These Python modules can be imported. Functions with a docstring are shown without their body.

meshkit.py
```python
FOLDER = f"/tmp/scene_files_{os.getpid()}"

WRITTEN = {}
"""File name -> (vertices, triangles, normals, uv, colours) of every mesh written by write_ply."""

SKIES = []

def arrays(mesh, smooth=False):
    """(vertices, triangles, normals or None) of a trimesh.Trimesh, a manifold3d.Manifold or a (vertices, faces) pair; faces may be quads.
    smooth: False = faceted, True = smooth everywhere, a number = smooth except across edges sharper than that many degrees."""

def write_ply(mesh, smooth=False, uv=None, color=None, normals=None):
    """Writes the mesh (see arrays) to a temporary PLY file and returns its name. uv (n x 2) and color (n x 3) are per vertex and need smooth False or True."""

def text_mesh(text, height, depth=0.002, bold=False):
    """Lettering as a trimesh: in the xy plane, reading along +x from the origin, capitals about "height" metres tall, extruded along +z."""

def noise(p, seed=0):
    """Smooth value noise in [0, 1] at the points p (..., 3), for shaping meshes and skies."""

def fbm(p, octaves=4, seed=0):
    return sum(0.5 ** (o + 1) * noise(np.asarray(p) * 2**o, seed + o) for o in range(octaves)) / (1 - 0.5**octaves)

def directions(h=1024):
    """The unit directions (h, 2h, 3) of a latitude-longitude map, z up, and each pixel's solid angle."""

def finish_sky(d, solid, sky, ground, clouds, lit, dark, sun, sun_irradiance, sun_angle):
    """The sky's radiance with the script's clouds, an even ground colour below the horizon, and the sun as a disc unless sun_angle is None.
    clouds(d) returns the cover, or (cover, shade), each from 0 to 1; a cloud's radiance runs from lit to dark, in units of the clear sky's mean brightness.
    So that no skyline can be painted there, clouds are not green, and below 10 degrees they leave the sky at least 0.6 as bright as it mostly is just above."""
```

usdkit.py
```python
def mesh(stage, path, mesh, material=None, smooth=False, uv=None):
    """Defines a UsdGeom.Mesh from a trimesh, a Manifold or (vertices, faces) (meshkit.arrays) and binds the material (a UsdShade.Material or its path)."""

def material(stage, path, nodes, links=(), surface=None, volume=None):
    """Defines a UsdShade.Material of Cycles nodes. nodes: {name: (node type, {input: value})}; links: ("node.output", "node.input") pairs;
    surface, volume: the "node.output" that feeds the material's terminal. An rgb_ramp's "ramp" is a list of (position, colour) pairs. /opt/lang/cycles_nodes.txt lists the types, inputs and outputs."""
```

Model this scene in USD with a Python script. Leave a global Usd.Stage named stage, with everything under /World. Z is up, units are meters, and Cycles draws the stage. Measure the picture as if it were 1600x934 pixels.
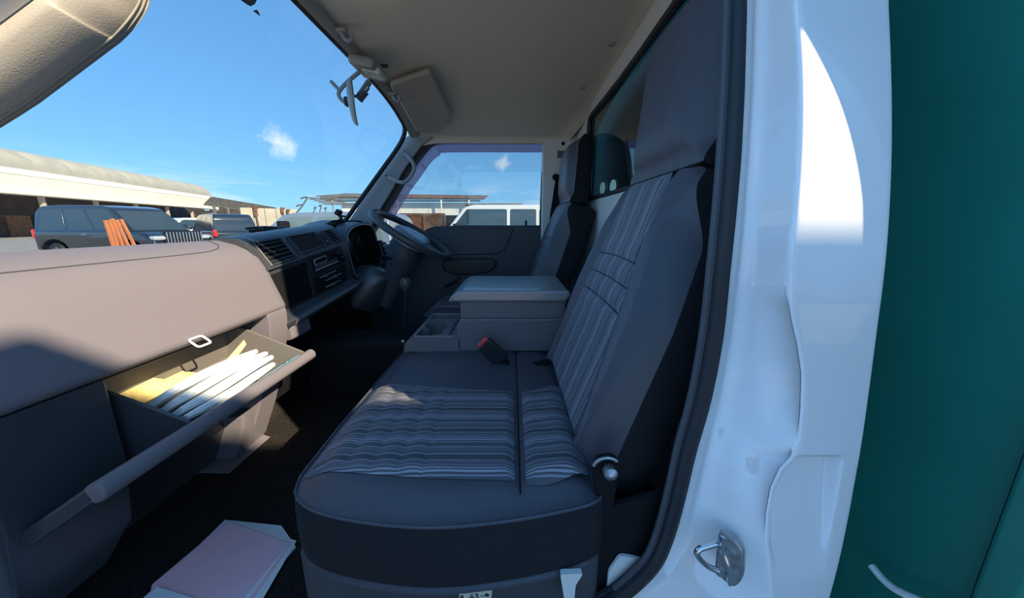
import math, random
import numpy as np, trimesh, shapely, manifold3d as m3, mapbox_earcut
from scipy.spatial import Delaunay
from shapely.geometry import Polygon
import usdkit, meshkit
from pxr import Usd, UsdGeom, UsdLux, UsdShade, Gf

stage = Usd.Stage.CreateInMemory()
UsdGeom.SetStageUpAxis(stage, "Z")
UsdGeom.Xform.Define(stage, "/World")
RNG = np.random.default_rng(7)
H = 1.30                      # eye height above the yard; cab coordinates below are relative to the eye, x to the rear, y across the cab
PITCH, F = math.radians(12.45), 530.0
CP, SP = math.cos(PITCH), math.sin(PITCH)

# ---------------------------------------------------------------- camera, sky, sun, exposure
cam = UsdGeom.Camera.Define(stage, "/World/camera")
cam.CreateHorizontalApertureAttr(36.0)
cam.CreateFocalLengthAttr(36.0 * F / 1600)
cam.CreateClippingRangeAttr(Gf.Vec2f(0.02, 2000))
cam.AddTranslateOp().Set((0, 0, H))
cam.AddRotateXOp().Set(90 - math.degrees(PITCH))
EXPOSURE, SKY, SUN = 0.32, 0.375, 2.15
cam.CreateExposureAttr(EXPOSURE)
SUN_H, SUN_EL = np.array([0.827, -0.562]), math.radians(32.2)
to_sun = np.array([SUN_H[0] * math.cos(SUN_EL), SUN_H[1] * math.cos(SUN_EL), math.sin(SUN_EL)])

def cloud_at(px, py):
    u, v = (px - 800) / F, (467 - py) / F
    d = np.array([u, CP + v * SP, v * CP - SP]); return tuple(d / np.linalg.norm(d))
C1, C2 = cloud_at(438, 226), cloud_at(788, 254)
sky_mat = usdkit.material(stage, "/World/Looks/sky", {
    "s": ("sky_texture", {"sky_type": "multiple_scattering", "sun_disc": False, "sun_elevation": SUN_EL, "sun_rotation": math.atan2(SUN_H[0], SUN_H[1]), "altitude": 100.0, "air_density": 1.0, "aerosol_density": 0.5}),
    "gm": ("gamma", {"gamma": 0.50}), "h": ("mix", {"mix_type": "multiply", "fac": 1.0, "color2": (0.34, 0.65, 0.955)}),
    "tc": ("texture_coordinate", {}),
    "n": ("noise_texture", {"scale": 26.0, "detail": 5.0, "roughness": 0.6}),
    "sc": ("vector_math", {"math_type": "scale", "scale": 0.075}), "wv": ("vector_math", {"math_type": "add"}),
    "d1": ("vector_math", {"math_type": "distance", "vector2": tuple(np.array(C1) + 0.0375)}), "d2": ("vector_math", {"math_type": "distance", "vector2": tuple(np.array(C2) + 0.0375)}),
    "m1": ("map_range", {"from_min": 0.004, "from_max": 0.036, "to_min": 0.75, "to_max": 0.0, "clamp": True}), "m2": ("map_range", {"from_min": 0.003, "from_max": 0.028, "to_min": 0.7, "to_max": 0.0, "clamp": True}),
    "mp": ("mapping", {"scale": (2.2, 2.2, 16.0)}), "nb": ("noise_texture", {"scale": 2.2, "detail": 5.0, "roughness": 0.6}),
    "rb": ("rgb_ramp", {"ramp": [(0, (0, 0, 0)), (0.50, (0, 0, 0)), (0.66, (1, 1, 1)), (1, (1, 1, 1))]}),
    "sx": ("separate_xyz", {}), "lo": ("map_range", {"from_min": 0.03, "from_max": 0.13, "to_min": 0.55, "to_max": 0.0, "clamp": True}),
    "mu": ("math", {"math_type": "multiply"}), "a1": ("math", {"math_type": "maximum"}), "a2": ("math", {"math_type": "maximum"}),
    "m": ("mix", {"color2": (3.4, 3.7, 4.0)}),
    "b": ("background_shader", {"strength": SKY})},
    [("s.color", "gm.color"), ("gm.color", "h.color1"), ("tc.generated", "n.vector"), ("n.color", "sc.vector1"), ("tc.generated", "wv.vector1"), ("sc.vector", "wv.vector2"),
     ("wv.vector", "d1.vector1"), ("wv.vector", "d2.vector1"), ("d1.value", "m1.value"), ("d2.value", "m2.value"), ("tc.generated", "mp.vector"), ("mp.vector", "nb.vector"), ("nb.fac", "rb.fac"),
     ("tc.generated", "sx.vector"), ("sx.z", "lo.value"), ("rb.color", "mu.value1"), ("lo.result", "mu.value2"), ("m1.result", "a1.value1"), ("m2.result", "a1.value2"), ("a1.value", "a2.value1"), ("mu.value", "a2.value2"),
     ("a2.value", "m.fac"), ("h.color", "m.color1"), ("m.color", "b.color")], surface="b.background")
dome = UsdLux.DomeLight.Define(stage, "/World/sky_light")
UsdShade.MaterialBindingAPI.Apply(dome.GetPrim()).Bind(sky_mat)
sun = UsdLux.DistantLight.Define(stage, "/World/sun")
sun.CreateIntensityAttr(SUN); sun.CreateAngleAttr(0.53); sun.CreateNormalizeAttr(True); sun.CreateColorAttr(Gf.Vec3f(1.0, 0.85, 0.60))
_z = to_sun; _x = np.cross([0, 0, 1.0], _z); _x /= np.linalg.norm(_x); _y = np.cross(_z, _x)
_m = np.eye(4); _m[0, :3], _m[1, :3], _m[2, :3] = _x, _y, _z
sun.AddTransformOp().Set(Gf.Matrix4d(_m.tolist()))

# ---------------------------------------------------------------- helpers
def at(px, py, X=None, Y=None, Z=None):
    """A pixel of the photograph as a point on a plane of the cab (relative to the eye)."""
    u, v = (px - 800) / F, (467 - py) / F
    d = np.array([u, CP + v * SP, v * CP - SP])
    s = X / d[0] if X is not None else Y / d[1] if Y is not None else Z / d[2]
    return d * s

TAKEN = {}
def free(parent, name):
    k = (parent, name); n = TAKEN.get(k, 0); TAKEN[k] = n + 1
    return f"{parent}/{name}" + (f"_{n:03d}" if n else "")

class T:
    def __init__(s, path, loc): s.path, s.loc = path, np.asarray(loc, float)

def mark(path, label=None, cat=None, group=None, kind=None):
    p = stage.GetPrimAtPath(path)
    for k, v in (("label", label), ("category", cat), ("group", group), ("kind", kind)):
        if v: p.SetCustomDataByKey(k, v)

def thing(name, label, cat, loc, group=None, kind=None):
    path = free("/World", name)
    UsdGeom.Xform.Define(stage, path).AddTranslateOp().Set(tuple(float(q) for q in (loc[0], loc[1], loc[2] + H)))
    mark(path, label, cat, group, kind)
    return T(path, loc)

def tm(mesh):
    v, f, _ = meshkit.arrays(mesh)
    return trimesh.Trimesh(v, f, process=False)

def cat(*ms): return trimesh.util.concatenate([tm(m) for m in ms])

def part(name, mesh, mat, parent, smooth=35, label=None, kind=None):
    """A mesh given in cab coordinates, as a child of a thing or of a part."""
    m = tm(mesh); m.vertices = m.vertices - parent.loc
    path = free(parent.path, name)
    usdkit.mesh(stage, path, m, mat, smooth=smooth)
    mark(path, label, kind=kind)
    return T(path, parent.loc)

def single(name, mesh, mat, label, catg, group=None, kind=None, smooth=35):
    m = tm(mesh); b = m.bounds; loc = np.array([(b[0][0] + b[1][0]) / 2, (b[0][1] + b[1][1]) / 2, b[0][2]])
    path = free("/World", name)
    m.vertices = m.vertices - loc
    g = usdkit.mesh(stage, path, m, mat, smooth=smooth)
    g.AddTranslateOp().Set((float(loc[0]), float(loc[1]), float(loc[2] + H)))
    mark(path, label, catg, group, kind)
    return T(path, loc)

def unit(v):
    v = np.asarray(v, float); return v / np.linalg.norm(v)

def rotm(axis, deg): return trimesh.transformations.rotation_matrix(math.radians(deg), axis)[:3, :3]

def rb(size, c=(0, 0, 0), r=0.01, R=None, seg=12):
    """Box with rounded edges."""
    sx, sy, sz = (np.asarray(size) / 2)
    r = min(r, sx * .98, sy * .98, sz * .98)
    sp = m3.Manifold.sphere(r, seg)
    ms = [sp.translate((a * (sx - r), b * (sy - r), d * (sz - r))) for a in (-1, 1) for b in (-1, 1) for d in (-1, 1)]
    m = tm(m3.Manifold.batch_hull(ms))
    if R is not None: m.vertices = m.vertices @ np.asarray(R).T
    m.vertices = m.vertices + np.asarray(c)
    return m

def tube(pts, r, n=10, closed=False, caps=True):
    p = np.asarray(pts, float); k = len(p)
    t = (np.roll(p, -1, 0) - np.roll(p, 1, 0)) if closed else np.gradient(p, axis=0)
    t /= np.linalg.norm(t, axis=1, keepdims=True) + 1e-12
    a = np.cross(t[0], [0.3, 0.2, 0.93]); a /= np.linalg.norm(a); A = []
    for i in range(k):
        a = a - t[i] * a.dot(t[i]); a /= np.linalg.norm(a); A.append(a)
    A = np.array(A); B = np.cross(t, A); r = np.broadcast_to(np.asarray(r, float), (k,))
    th = np.arange(n) * 2 * np.pi / n
    v = p[:, None] + r[:, None, None] * (np.cos(th)[None, :, None] * A[:, None] + np.sin(th)[None, :, None] * B[:, None])
    return loft(v, caps=caps and not closed, closed=closed)

def smooth_path(pts, n=8):
    """Catmull-Rom through the points."""
    p = np.asarray(pts, float); q = np.vstack([2 * p[0] - p[1], p, 2 * p[-1] - p[-2]]); out = []
    for i in range(1, len(q) - 2):
        for t in np.arange(n) / n:
            out.append(0.5 * (2 * q[i] + (q[i + 1] - q[i - 1]) * t + (2 * q[i - 1] - 5 * q[i] + 4 * q[i + 1] - q[i + 2]) * t ** 2 + (3 * q[i] - q[i - 1] - 3 * q[i + 1] + q[i + 2]) * t ** 3))
    out.append(p[-1]); return np.array(out)

def earcut(p2):
    return np.asarray(mapbox_earcut.triangulate_float64(np.asarray(p2, float), np.array([len(p2)], np.uint32)), int).reshape(-1, 3)

def loft(loops, caps=True, closed=False):
    L = np.asarray(loops, float); k, n = L.shape[:2]; V = L.reshape(-1, 3); Fc = []
    ii = np.arange(k if closed else k - 1); jj = np.arange(n)
    I, J = np.meshgrid(ii, jj, indexing="ij"); I2, J2 = (I + 1) % k, (J + 1) % n
    q = np.stack([I * n + J, I * n + J2, I2 * n + J2, I2 * n + J], -1).reshape(-1, 4)
    Fc = [q[:, [0, 1, 2]], q[:, [0, 2, 3]]]
    if caps and not closed:
        for base in ((k - 1) * n,) if caps == "end" else (0, (k - 1) * n):
            lp = V[base:base + n]; c = lp.mean(0); u, s, vt = np.linalg.svd(lp - c)
            t = earcut((lp - c) @ vt[:2].T)
            nn = np.cross(lp[t[:, 1]] - lp[t[:, 0]], lp[t[:, 2]] - lp[t[:, 0]]).sum(0)
            away = c - L[1 if base == 0 else k - 2].mean(0)
            if nn.dot(away) < 0: t = t[:, ::-1]
            Fc.append(t + base)
    m = trimesh.Trimesh(V, np.vstack(Fc), process=False)
    if caps is True or closed:
        try:
            if m.volume < 0: m.invert()
        except Exception: pass
    return m

def inset(p2, d):
    """Offsets a closed 2D polygon (mitred, same number of points)."""
    p = np.asarray(p2, float); e = np.roll(p, -1, 0) - p; e /= np.linalg.norm(e, axis=1, keepdims=True) + 1e-12
    area = 0.5 * np.sum(p[:, 0] * np.roll(p[:, 1], -1) - np.roll(p[:, 0], -1) * p[:, 1])
    n = np.stack([-e[:, 1], e[:, 0]], 1) * np.sign(area)
    n0 = np.roll(n, 1, 0); b = n + n0; l = np.maximum((b * b).sum(1, keepdims=True), 0.5)
    return p + d * 2 * b / l

def rounded(p2, r, n=5):
    """A 2D polygon with its corners rounded by arcs (r a number or one per corner)."""
    p = np.asarray(p2, float); k = len(p); out = []; rr = np.broadcast_to(r, (k,))
    for i in range(k):
        a, b, c = p[i - 1], p[i], p[(i + 1) % k]
        u, w = unit(a - b), unit(c - b)
        cut = min(rr[i], 0.45 * np.linalg.norm(a - b), 0.45 * np.linalg.norm(c - b))
        s, e = b + u * cut, b + w * cut
        for t in np.linspace(0, 1, n): out.append((1 - t) ** 2 * s + 2 * t * (1 - t) * b + t * t * e)
    return np.array(out)

def prism(p2, o, U, V, W, bevel=0.0):
    """Polygon p2 in the axes U, V at o, pushed along the vector W, with bevelled rims."""
    o, U, V, W = (np.asarray(q, float) for q in (o, U, V, W)); d = np.linalg.norm(W); w = W / d
    p2 = np.asarray(p2, float)
    lv = [(p2, 0.0), (p2, d)] if not bevel else [(inset(p2, bevel), 0.0), (inset(p2, bevel * .3), bevel * .3), (p2, bevel), (p2, d - bevel), (inset(p2, bevel * .3), d - bevel * .3), (inset(p2, bevel), d)]
    return loft([o + q[:, :1] * U + q[:, 1:] * V + h * w for q, h in lv])

def xz(p2, y0, y1, bevel=0.0): return prism(p2, (0, y0, 0), (1, 0, 0), (0, 0, 1), (0, y1 - y0, 0), bevel)
def xy(p2, z0, z1, bevel=0.0): return prism(p2, (0, 0, z0), (1, 0, 0), (0, 1, 0), (0, 0, z1 - z0), bevel)
def yz(p2, x0, x1, bevel=0.0): return prism(p2, (x0, 0, 0), (0, 1, 0), (0, 0, 1), (x1 - x0, 0, 0), bevel)

def sheet(P, t=0.0, caps=True):
    """A grid of points (m, n, 3) as a sheet; t = its thickness along the normal."""
    P = np.asarray(P, float); m, n = P.shape[:2]
    I, J = np.meshgrid(np.arange(m - 1), np.arange(n - 1), indexing="ij")
    q = np.stack([I * n + J, I * n + J + 1, (I + 1) * n + J + 1, (I + 1) * n + J], -1).reshape(-1, 4)
    f = np.vstack([q[:, [0, 1, 2]], q[:, [0, 2, 3]]]); v = P.reshape(-1, 3)
    if not t: return trimesh.Trimesh(v, f, process=False)
    nrm = np.cross(np.gradient(P, axis=0), np.gradient(P, axis=1)); nrm /= np.linalg.norm(nrm, axis=2, keepdims=True) + 1e-12
    v2 = (P - nrm * t).reshape(-1, 3); k = len(v)
    rim = [(0, j) for j in range(n)] + [(i, n - 1) for i in range(1, m)] + [(m - 1, j) for j in range(n - 2, -1, -1)] + [(i, 0) for i in range(m - 2, 0, -1)]
    r = np.array([a * n + b for a, b in rim]); r2 = np.roll(r, -1)
    side = np.vstack([np.stack([r, r + k, r2], 1), np.stack([r2, r + k, r2 + k], 1)])
    return trimesh.Trimesh(np.vstack([v, v2]), np.vstack([f, f[:, ::-1] + k, side]), process=False)

def pillow(poly, frame, hf, back=None, res=0.012, flare=0.0):
    """An upholstered panel: polygon (a, b) in a frame (o, A, B, N), its height hf(a, b, distance to the rim) along N; back = depth of its sides."""
    o, A, B, N = (np.asarray(q, float) for q in frame)
    pg = Polygon(poly); ring = pg.exterior; L = ring.length; k = max(24, int(L / res))
    rim = np.array([ring.interpolate(i * L / k).coords[0] for i in range(k)])
    x0, y0, x1, y1 = pg.bounds
    gx, gy = np.meshgrid(np.arange(x0, x1, res), np.arange(y0, y1, res)); g = np.stack([gx.ravel(), gy.ravel()], 1)
    pts = shapely.points(g); keep = shapely.contains(pg, pts) & (shapely.distance(pts, ring) > res * 0.55)
    p = np.vstack([rim, g[keep]])
    d = shapely.distance(shapely.points(p), ring)
    tri = Delaunay(p).simplices
    tri = tri[shapely.contains(pg.buffer(1e-6), shapely.points(p[tri].mean(1)))]
    a, b, c = p[tri[:, 0]], p[tri[:, 1]], p[tri[:, 2]]
    cr = (b - a)[:, 0] * (c - a)[:, 1] - (b - a)[:, 1] * (c - a)[:, 0]
    tri[cr < 0] = tri[cr < 0][:, ::-1]; tri = tri[np.abs(cr) > 1e-10]
    h = hf(p[:, 0], p[:, 1], d)
    V = o + p[:, :1] * A + p[:, 1:] * B + h[:, None] * N
    if np.cross(A, B).dot(N) < 0: tri = tri[:, ::-1]
    if back is None: return trimesh.Trimesh(V, tri, process=False)
    Fs = [tri]; n0 = len(V); prev = np.arange(k); flip = np.cross(A, B).dot(N) < 0
    area = 0.5 * np.sum(rim[:, 0] * np.roll(rim[:, 1], -1) - np.roll(rim[:, 0], -1) * rim[:, 1])
    for q, dep in ((flare, back * .35), (flare, back * .8), (0.0, back)):
        r2 = inset(rim, -q); W = o + r2[:, :1] * A + r2[:, 1:] * B - dep * N
        cur = np.arange(k) + len(V); V = np.vstack([V, W]); nx = np.roll(np.arange(k), -1)
        s = np.vstack([np.stack([prev, cur, prev[nx]], 1), np.stack([prev[nx], cur, cur[nx]], 1)])
        Fs.append(s if (area > 0) != flip else s[:, ::-1]); prev = cur
    t = earcut(rim); Fs.append(prev[t]); 
    m = trimesh.Trimesh(V, np.vstack(Fs), process=False); trimesh.repair.fix_normals(m); return m

def cyl(a, b, r, n=20, r2=None):
    a, b = np.asarray(a, float), np.asarray(b, float)
    return tube([a, b], [r, r if r2 is None else r2], n)

def turned(profile, o, axis, n=28):
    """Lathe: (radius, height) pairs about an axis from o."""
    o, w = np.asarray(o, float), unit(axis); a = unit(np.cross(w, [0.31, 0.2, 0.93])); b = np.cross(w, a)
    th = np.arange(n) * 2 * np.pi / n
    return loft([o + h * w + max(r, 1e-4) * (np.cos(th)[:, None] * a + np.sin(th)[:, None] * b) for r, h in profile])

# ---------------------------------------------------------------- materials
def plain(name, col, rough=0.5, metal=0.0, spec=0.5, bump=None, coat=0.0, var=0.0, vscale=6.0, extra=None):
    nodes = {"p": ("principled_bsdf", {"base_color": col, "roughness": rough, "metallic": metal, "specular_ior_level": spec, "coat_weight": coat, **(extra or {})})}; links = []
    if bump or var: nodes["g"] = ("geometry", {})
    if bump:
        sc, st = bump
        nodes["n"] = ("noise_texture", {"scale": sc, "detail": 3.0}); nodes["bp"] = ("bump", {"strength": st, "distance": 0.002})
        links += [("g.position", "n.vector"), ("n.fac", "bp.height"), ("bp.normal", "p.normal")]
    if var:
        nodes["n2"] = ("noise_texture", {"scale": vscale, "detail": 4.0}); c = np.array(col)
        nodes["r2"] = ("rgb_ramp", {"ramp": [(0.3, tuple(c * (1 - var))), (0.7, tuple(np.minimum(c * (1 + var), 1)))]})
        links += [("g.position", "n2.vector"), ("n2.fac", "r2.fac"), ("r2.color", "p.base_color")]
    return usdkit.material(stage, f"/World/Looks/{name}", nodes, links, surface="p.BSDF")

def pane(name, tint, f0=0.04, rough=0.0):
    """A see-through pane: its sheen grows towards grazing angles (Schlick), the same from both sides."""
    return usdkit.material(stage, f"/World/Looks/{name}", {"t": ("transparent_bsdf", {"color": tint}), "g": ("glossy_bsdf", {"color": (1, 1, 1), "roughness": rough}), "w": ("layer_weight", {"blend": 0.5}),
        "e": ("math", {"math_type": "power", "value2": 5.0}), "k": ("math", {"math_type": "multiply_add", "value2": 1 - f0, "value3": f0}), "m": ("mix_closure", {})},
                           [("w.facing", "e.value1"), ("e.value", "k.value1"), ("k.value", "m.fac"), ("t.BSDF", "m.closure1"), ("g.BSDF", "m.closure2")], surface="m.closure")

M = {}
M["vinyl"] = plain("seat_vinyl", (0.060, 0.062, 0.080), 0.38, bump=(900, 0.25), spec=0.6)
M["side_cloth"] = plain("seat_side_cloth", (0.020, 0.020, 0.024), 0.85, bump=(1200, 0.3), spec=0.2)
M["pod"] = plain("grey_dash_plastic", (0.170, 0.152, 0.172), 0.5, bump=(700, 0.25), spec=0.4)
M["grey"] = plain("grey_console_plastic", (0.13, 0.125, 0.135), 0.42, bump=(700, 0.2), spec=0.5)
M["grey_lid"] = plain("grey_console_vinyl", (0.20, 0.205, 0.22), 0.24, bump=(600, 0.1), spec=1.0, coat=0.3)
M["dash"] = plain("dark_dash_plastic", (0.040, 0.043, 0.050), 0.36, bump=(700, 0.12), spec=0.9)
M["black"] = plain("black_plastic", (0.010, 0.010, 0.012), 0.35, spec=0.4)
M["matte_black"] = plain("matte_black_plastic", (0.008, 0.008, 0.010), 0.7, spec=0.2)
M["rubber"] = plain("black_rubber", (0.016, 0.017, 0.021), 0.55, bump=(300, 0.2))
M["rubber_grey"] = plain("grey_rubber_trim", (0.06, 0.065, 0.075), 0.6)
M["headliner"] = plain("headliner_board", (0.80, 0.71, 0.57), 0.75, bump=(260, 0.25), spec=0.25)
M["visor"] = plain("visor_vinyl", (0.44, 0.39, 0.33), 0.55, bump=(500, 0.2), spec=0.3)
M["trim"] = plain("pillar_trim_plastic", (0.30, 0.31, 0.315), 0.5, bump=(500, 0.15))
M["header"] = plain("header_trim_plastic", (0.36, 0.33, 0.28), 0.5)
M["door_trim"] = plain("door_trim_vinyl", (0.055, 0.062, 0.075), 0.5, bump=(600, 0.2))
M["door_dark"] = plain("door_pocket_plastic", (0.028, 0.03, 0.036), 0.55)
M["paint"] = plain("white_body_paint", (0.81, 0.79, 0.78), 0.28, coat=0.6, spec=0.5, var=0.03, vscale=9.0)
M["paint_in"] = plain("white_cab_paint", (0.74, 0.73, 0.70), 0.4, coat=0.3)
M["chrome"] = plain("chrome", (0.72, 0.73, 0.75), 0.15, metal=1.0)
M["steel"] = plain("worn_steel", (0.42, 0.42, 0.43), 0.38, metal=1.0, var=0.25, vscale=90)
M["white_plastic"] = plain("white_plastic", (0.75, 0.74, 0.70), 0.4)
M["red"] = plain("red_plastic", (0.75, 0.05, 0.05), 0.35)
M["carpet"] = plain("cab_carpet", (0.028, 0.024, 0.022), 0.95, bump=(420, 1.0), spec=0.1, var=0.35, vscale=120)
M["mat"] = plain("seat_base_vinyl", (0.060, 0.062, 0.070), 0.6, bump=(300, 0.3), spec=0.3, var=0.1, vscale=20)
M["paper"] = plain("white_paper", (0.88, 0.88, 0.86), 0.8, spec=0.2, var=0.02, vscale=30)
M["paper_blue"] = plain("pale_blue_paper", (0.80, 0.84, 0.90), 0.8, spec=0.2)
M["paper_pink"] = plain("pink_paper", (0.92, 0.58, 0.66), 0.85, spec=0.15, var=0.04, vscale=25)
M["paper_yellow"] = plain("yellow_paper", (0.80, 0.62, 0.25), 0.75, spec=0.2, var=0.28, vscale=45)
M["card_blue"] = plain("cyan_card", (0.05, 0.42, 0.62), 0.5)
M["binliner"] = plain("drawer_plastic", (0.16, 0.145, 0.135), 0.55)
M["ink"] = plain("ink", (0.02, 0.02, 0.025), 0.6)
M["green"] = plain("green_panel_paint", (0.012, 0.17, 0.125), 0.42, var=0.12, vscale=5)
M["mint"] = plain("mint_sticker", (0.62, 0.92, 0.74), 0.5)
M["screen"] = plain("dark_screen", (0.006, 0.006, 0.007), 0.12)
M["print_grey"] = plain("grey_print", (0.35, 0.38, 0.42), 0.5)
M["wheel_face"] = plain("wheel_pad_plastic", (0.24, 0.26, 0.30), 0.32, spec=0.7)
M["wheel_rim"] = plain("wheel_rim_plastic", (0.048, 0.050, 0.056), 0.38, spec=0.6)
M["glass"] = pane("window_glass", (0.66, 0.685, 0.685))
M["rear_glass"] = pane("rear_window_glass", (0.13, 0.16, 0.16), 0.13)
M["visor_acrylic"] = usdkit.material(stage, "/World/Looks/smoked_acrylic", {"t": ("transparent_bsdf", {"color": (0.60, 0.52, 0.62)}), "d": ("translucent_bsdf", {"color": (0.62, 0.52, 0.60)}), "m": ("mix_closure", {"fac": 0.45})}, [("t.BSDF", "m.closure1"), ("d.BSDF", "m.closure2")], surface="m.closure")
M["lens"] = plain("lamp_lens", (0.75, 0.66, 0.48), 0.35)
M["mirror"] = plain("mirror_glass", (0.85, 0.87, 0.88), 0.03, metal=1.0)

def stripe_mat(name, axis, off):
    stops = []
    pat = [(0.00, 1.0), (.12, 1.7), (.16, .7), (.30, 2.0), (.335, .7), (.38, 2.5), (.425, .7), (.46, 2.3), (.50, .75), (.54, 1.6), (.57, .9), (.68, 1.6), (.72, .55), (.88, 1.9), (.92, .8)]
    base = np.array([0.125, 0.128, 0.152])
    for i, (x, k) in enumerate(pat):
        x1 = pat[i + 1][0] if i + 1 < len(pat) else 1.0
        stops += [(x + .004, tuple(base * k)), (x1 - .004, tuple(base * k))]
    return usdkit.material(stage, f"/World/Looks/{name}", {
        "g": ("geometry", {}), "s": ("separate_xyz", {}), "a": ("math", {"math_type": "multiply_add", "value2": 1 / 0.070, "value3": off}), "f": ("math", {"math_type": "fraction"}),
        "nz": ("noise_texture", {"scale": 14.0, "detail": 2.0}), "na": ("math", {"math_type": "multiply_add", "value2": 0.05}),
        "r": ("rgb_ramp", {"ramp": stops}), "n": ("noise_texture", {"scale": 1500.0, "detail": 1.0}), "b": ("bump", {"strength": 0.3, "distance": 0.001}),
        "p": ("principled_bsdf", {"roughness": 0.55, "specular_ior_level": 0.3, "sheen_weight": 0.05})},
        [("g.position", "s.vector"), (f"s.{axis}", "a.value1"), ("g.position", "nz.vector"), ("nz.fac", "na.value1"), ("a.value", "na.value3"), ("na.value", "f.value1"), ("f.value", "r.fac"), ("r.color", "p.base_color"), ("g.position", "n.vector"), ("n.fac", "b.height"), ("b.normal", "p.normal")], surface="p.BSDF")
M["stripe"] = stripe_mat("striped_seat_cloth", "y", 0.0)

# ================================================================ the cab shell (the setting)
def skin(z):                                   # how far the near body side stands from the eye: it leans in towards the roof
    z = np.asarray(z, float); q = np.clip(z + .08, 0, .28)
    return .325 + .047 * (q / .27) ** 2 + .34 * np.clip(z - .20, 0, 1)

def pillar_path(pxs, dy):
    out = []
    for px, py in pxs:
        Y = .40
        for _ in range(12):
            p = at(px, py, Y=Y); Y = 0.5 * Y + 0.5 * (skin(p[2]) + dy)
        out.append(at(px, py, Y=Y))
    return np.array(out)

SEAL = pillar_path([(1153, -60), (1151, 0), (1148, 100), (1143, 200), (1136, 300), (1124, 420), (1112, 520), (1093, 620), (1071, 700), (1055, 770), (1036, 838), (1014, 882), (970, 924), (925, 950), (860, 972)], .085)
CREASE = pillar_path([(1246, -60), (1245, 10), (1238, 380), (1234, 460), (1240, 500), (1250, 540), (1257, 585), (1256, 640), (1252, 690), (1240, 716), (1222, 735), (1208, 765), (1201, 805), (1200, 850), (1206, 895), (1210, 934), (1210, 1000)], 0)
OUTER = pillar_path([(1397, -60), (1397, 0), (1399, 150), (1395, 300), (1386, 450), (1375, 560), (1355, 680), (1337, 780), (1318, 860), (1298, 934), (1280, 1000)], 0)
_o = np.argsort(OUTER[:, 2]); _f = np.polyfit(OUTER[_o, 2], OUTER[_o, 0], 3)
OUTER = np.array([(float(np.polyval(_f, z)), float(skin(z)), z) for z in np.linspace(OUTER[:, 2].min(), OUTER[:, 2].max(), 60)])
def onz(path, z): o = np.argsort(path[:, 2]); return np.interp(z, path[o, 2], path[o, 0])

def sm(x, a, b): t = np.clip((x - a) / (b - a), 0, 1); return t * t * (3 - 2 * t)
def to_px(p):
    f = p[..., 1] * CP - p[..., 2] * SP; u = p[..., 1] * SP + p[..., 2] * CP
    return 800 + F * p[..., 0] / f, 467 - F * u / f

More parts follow.
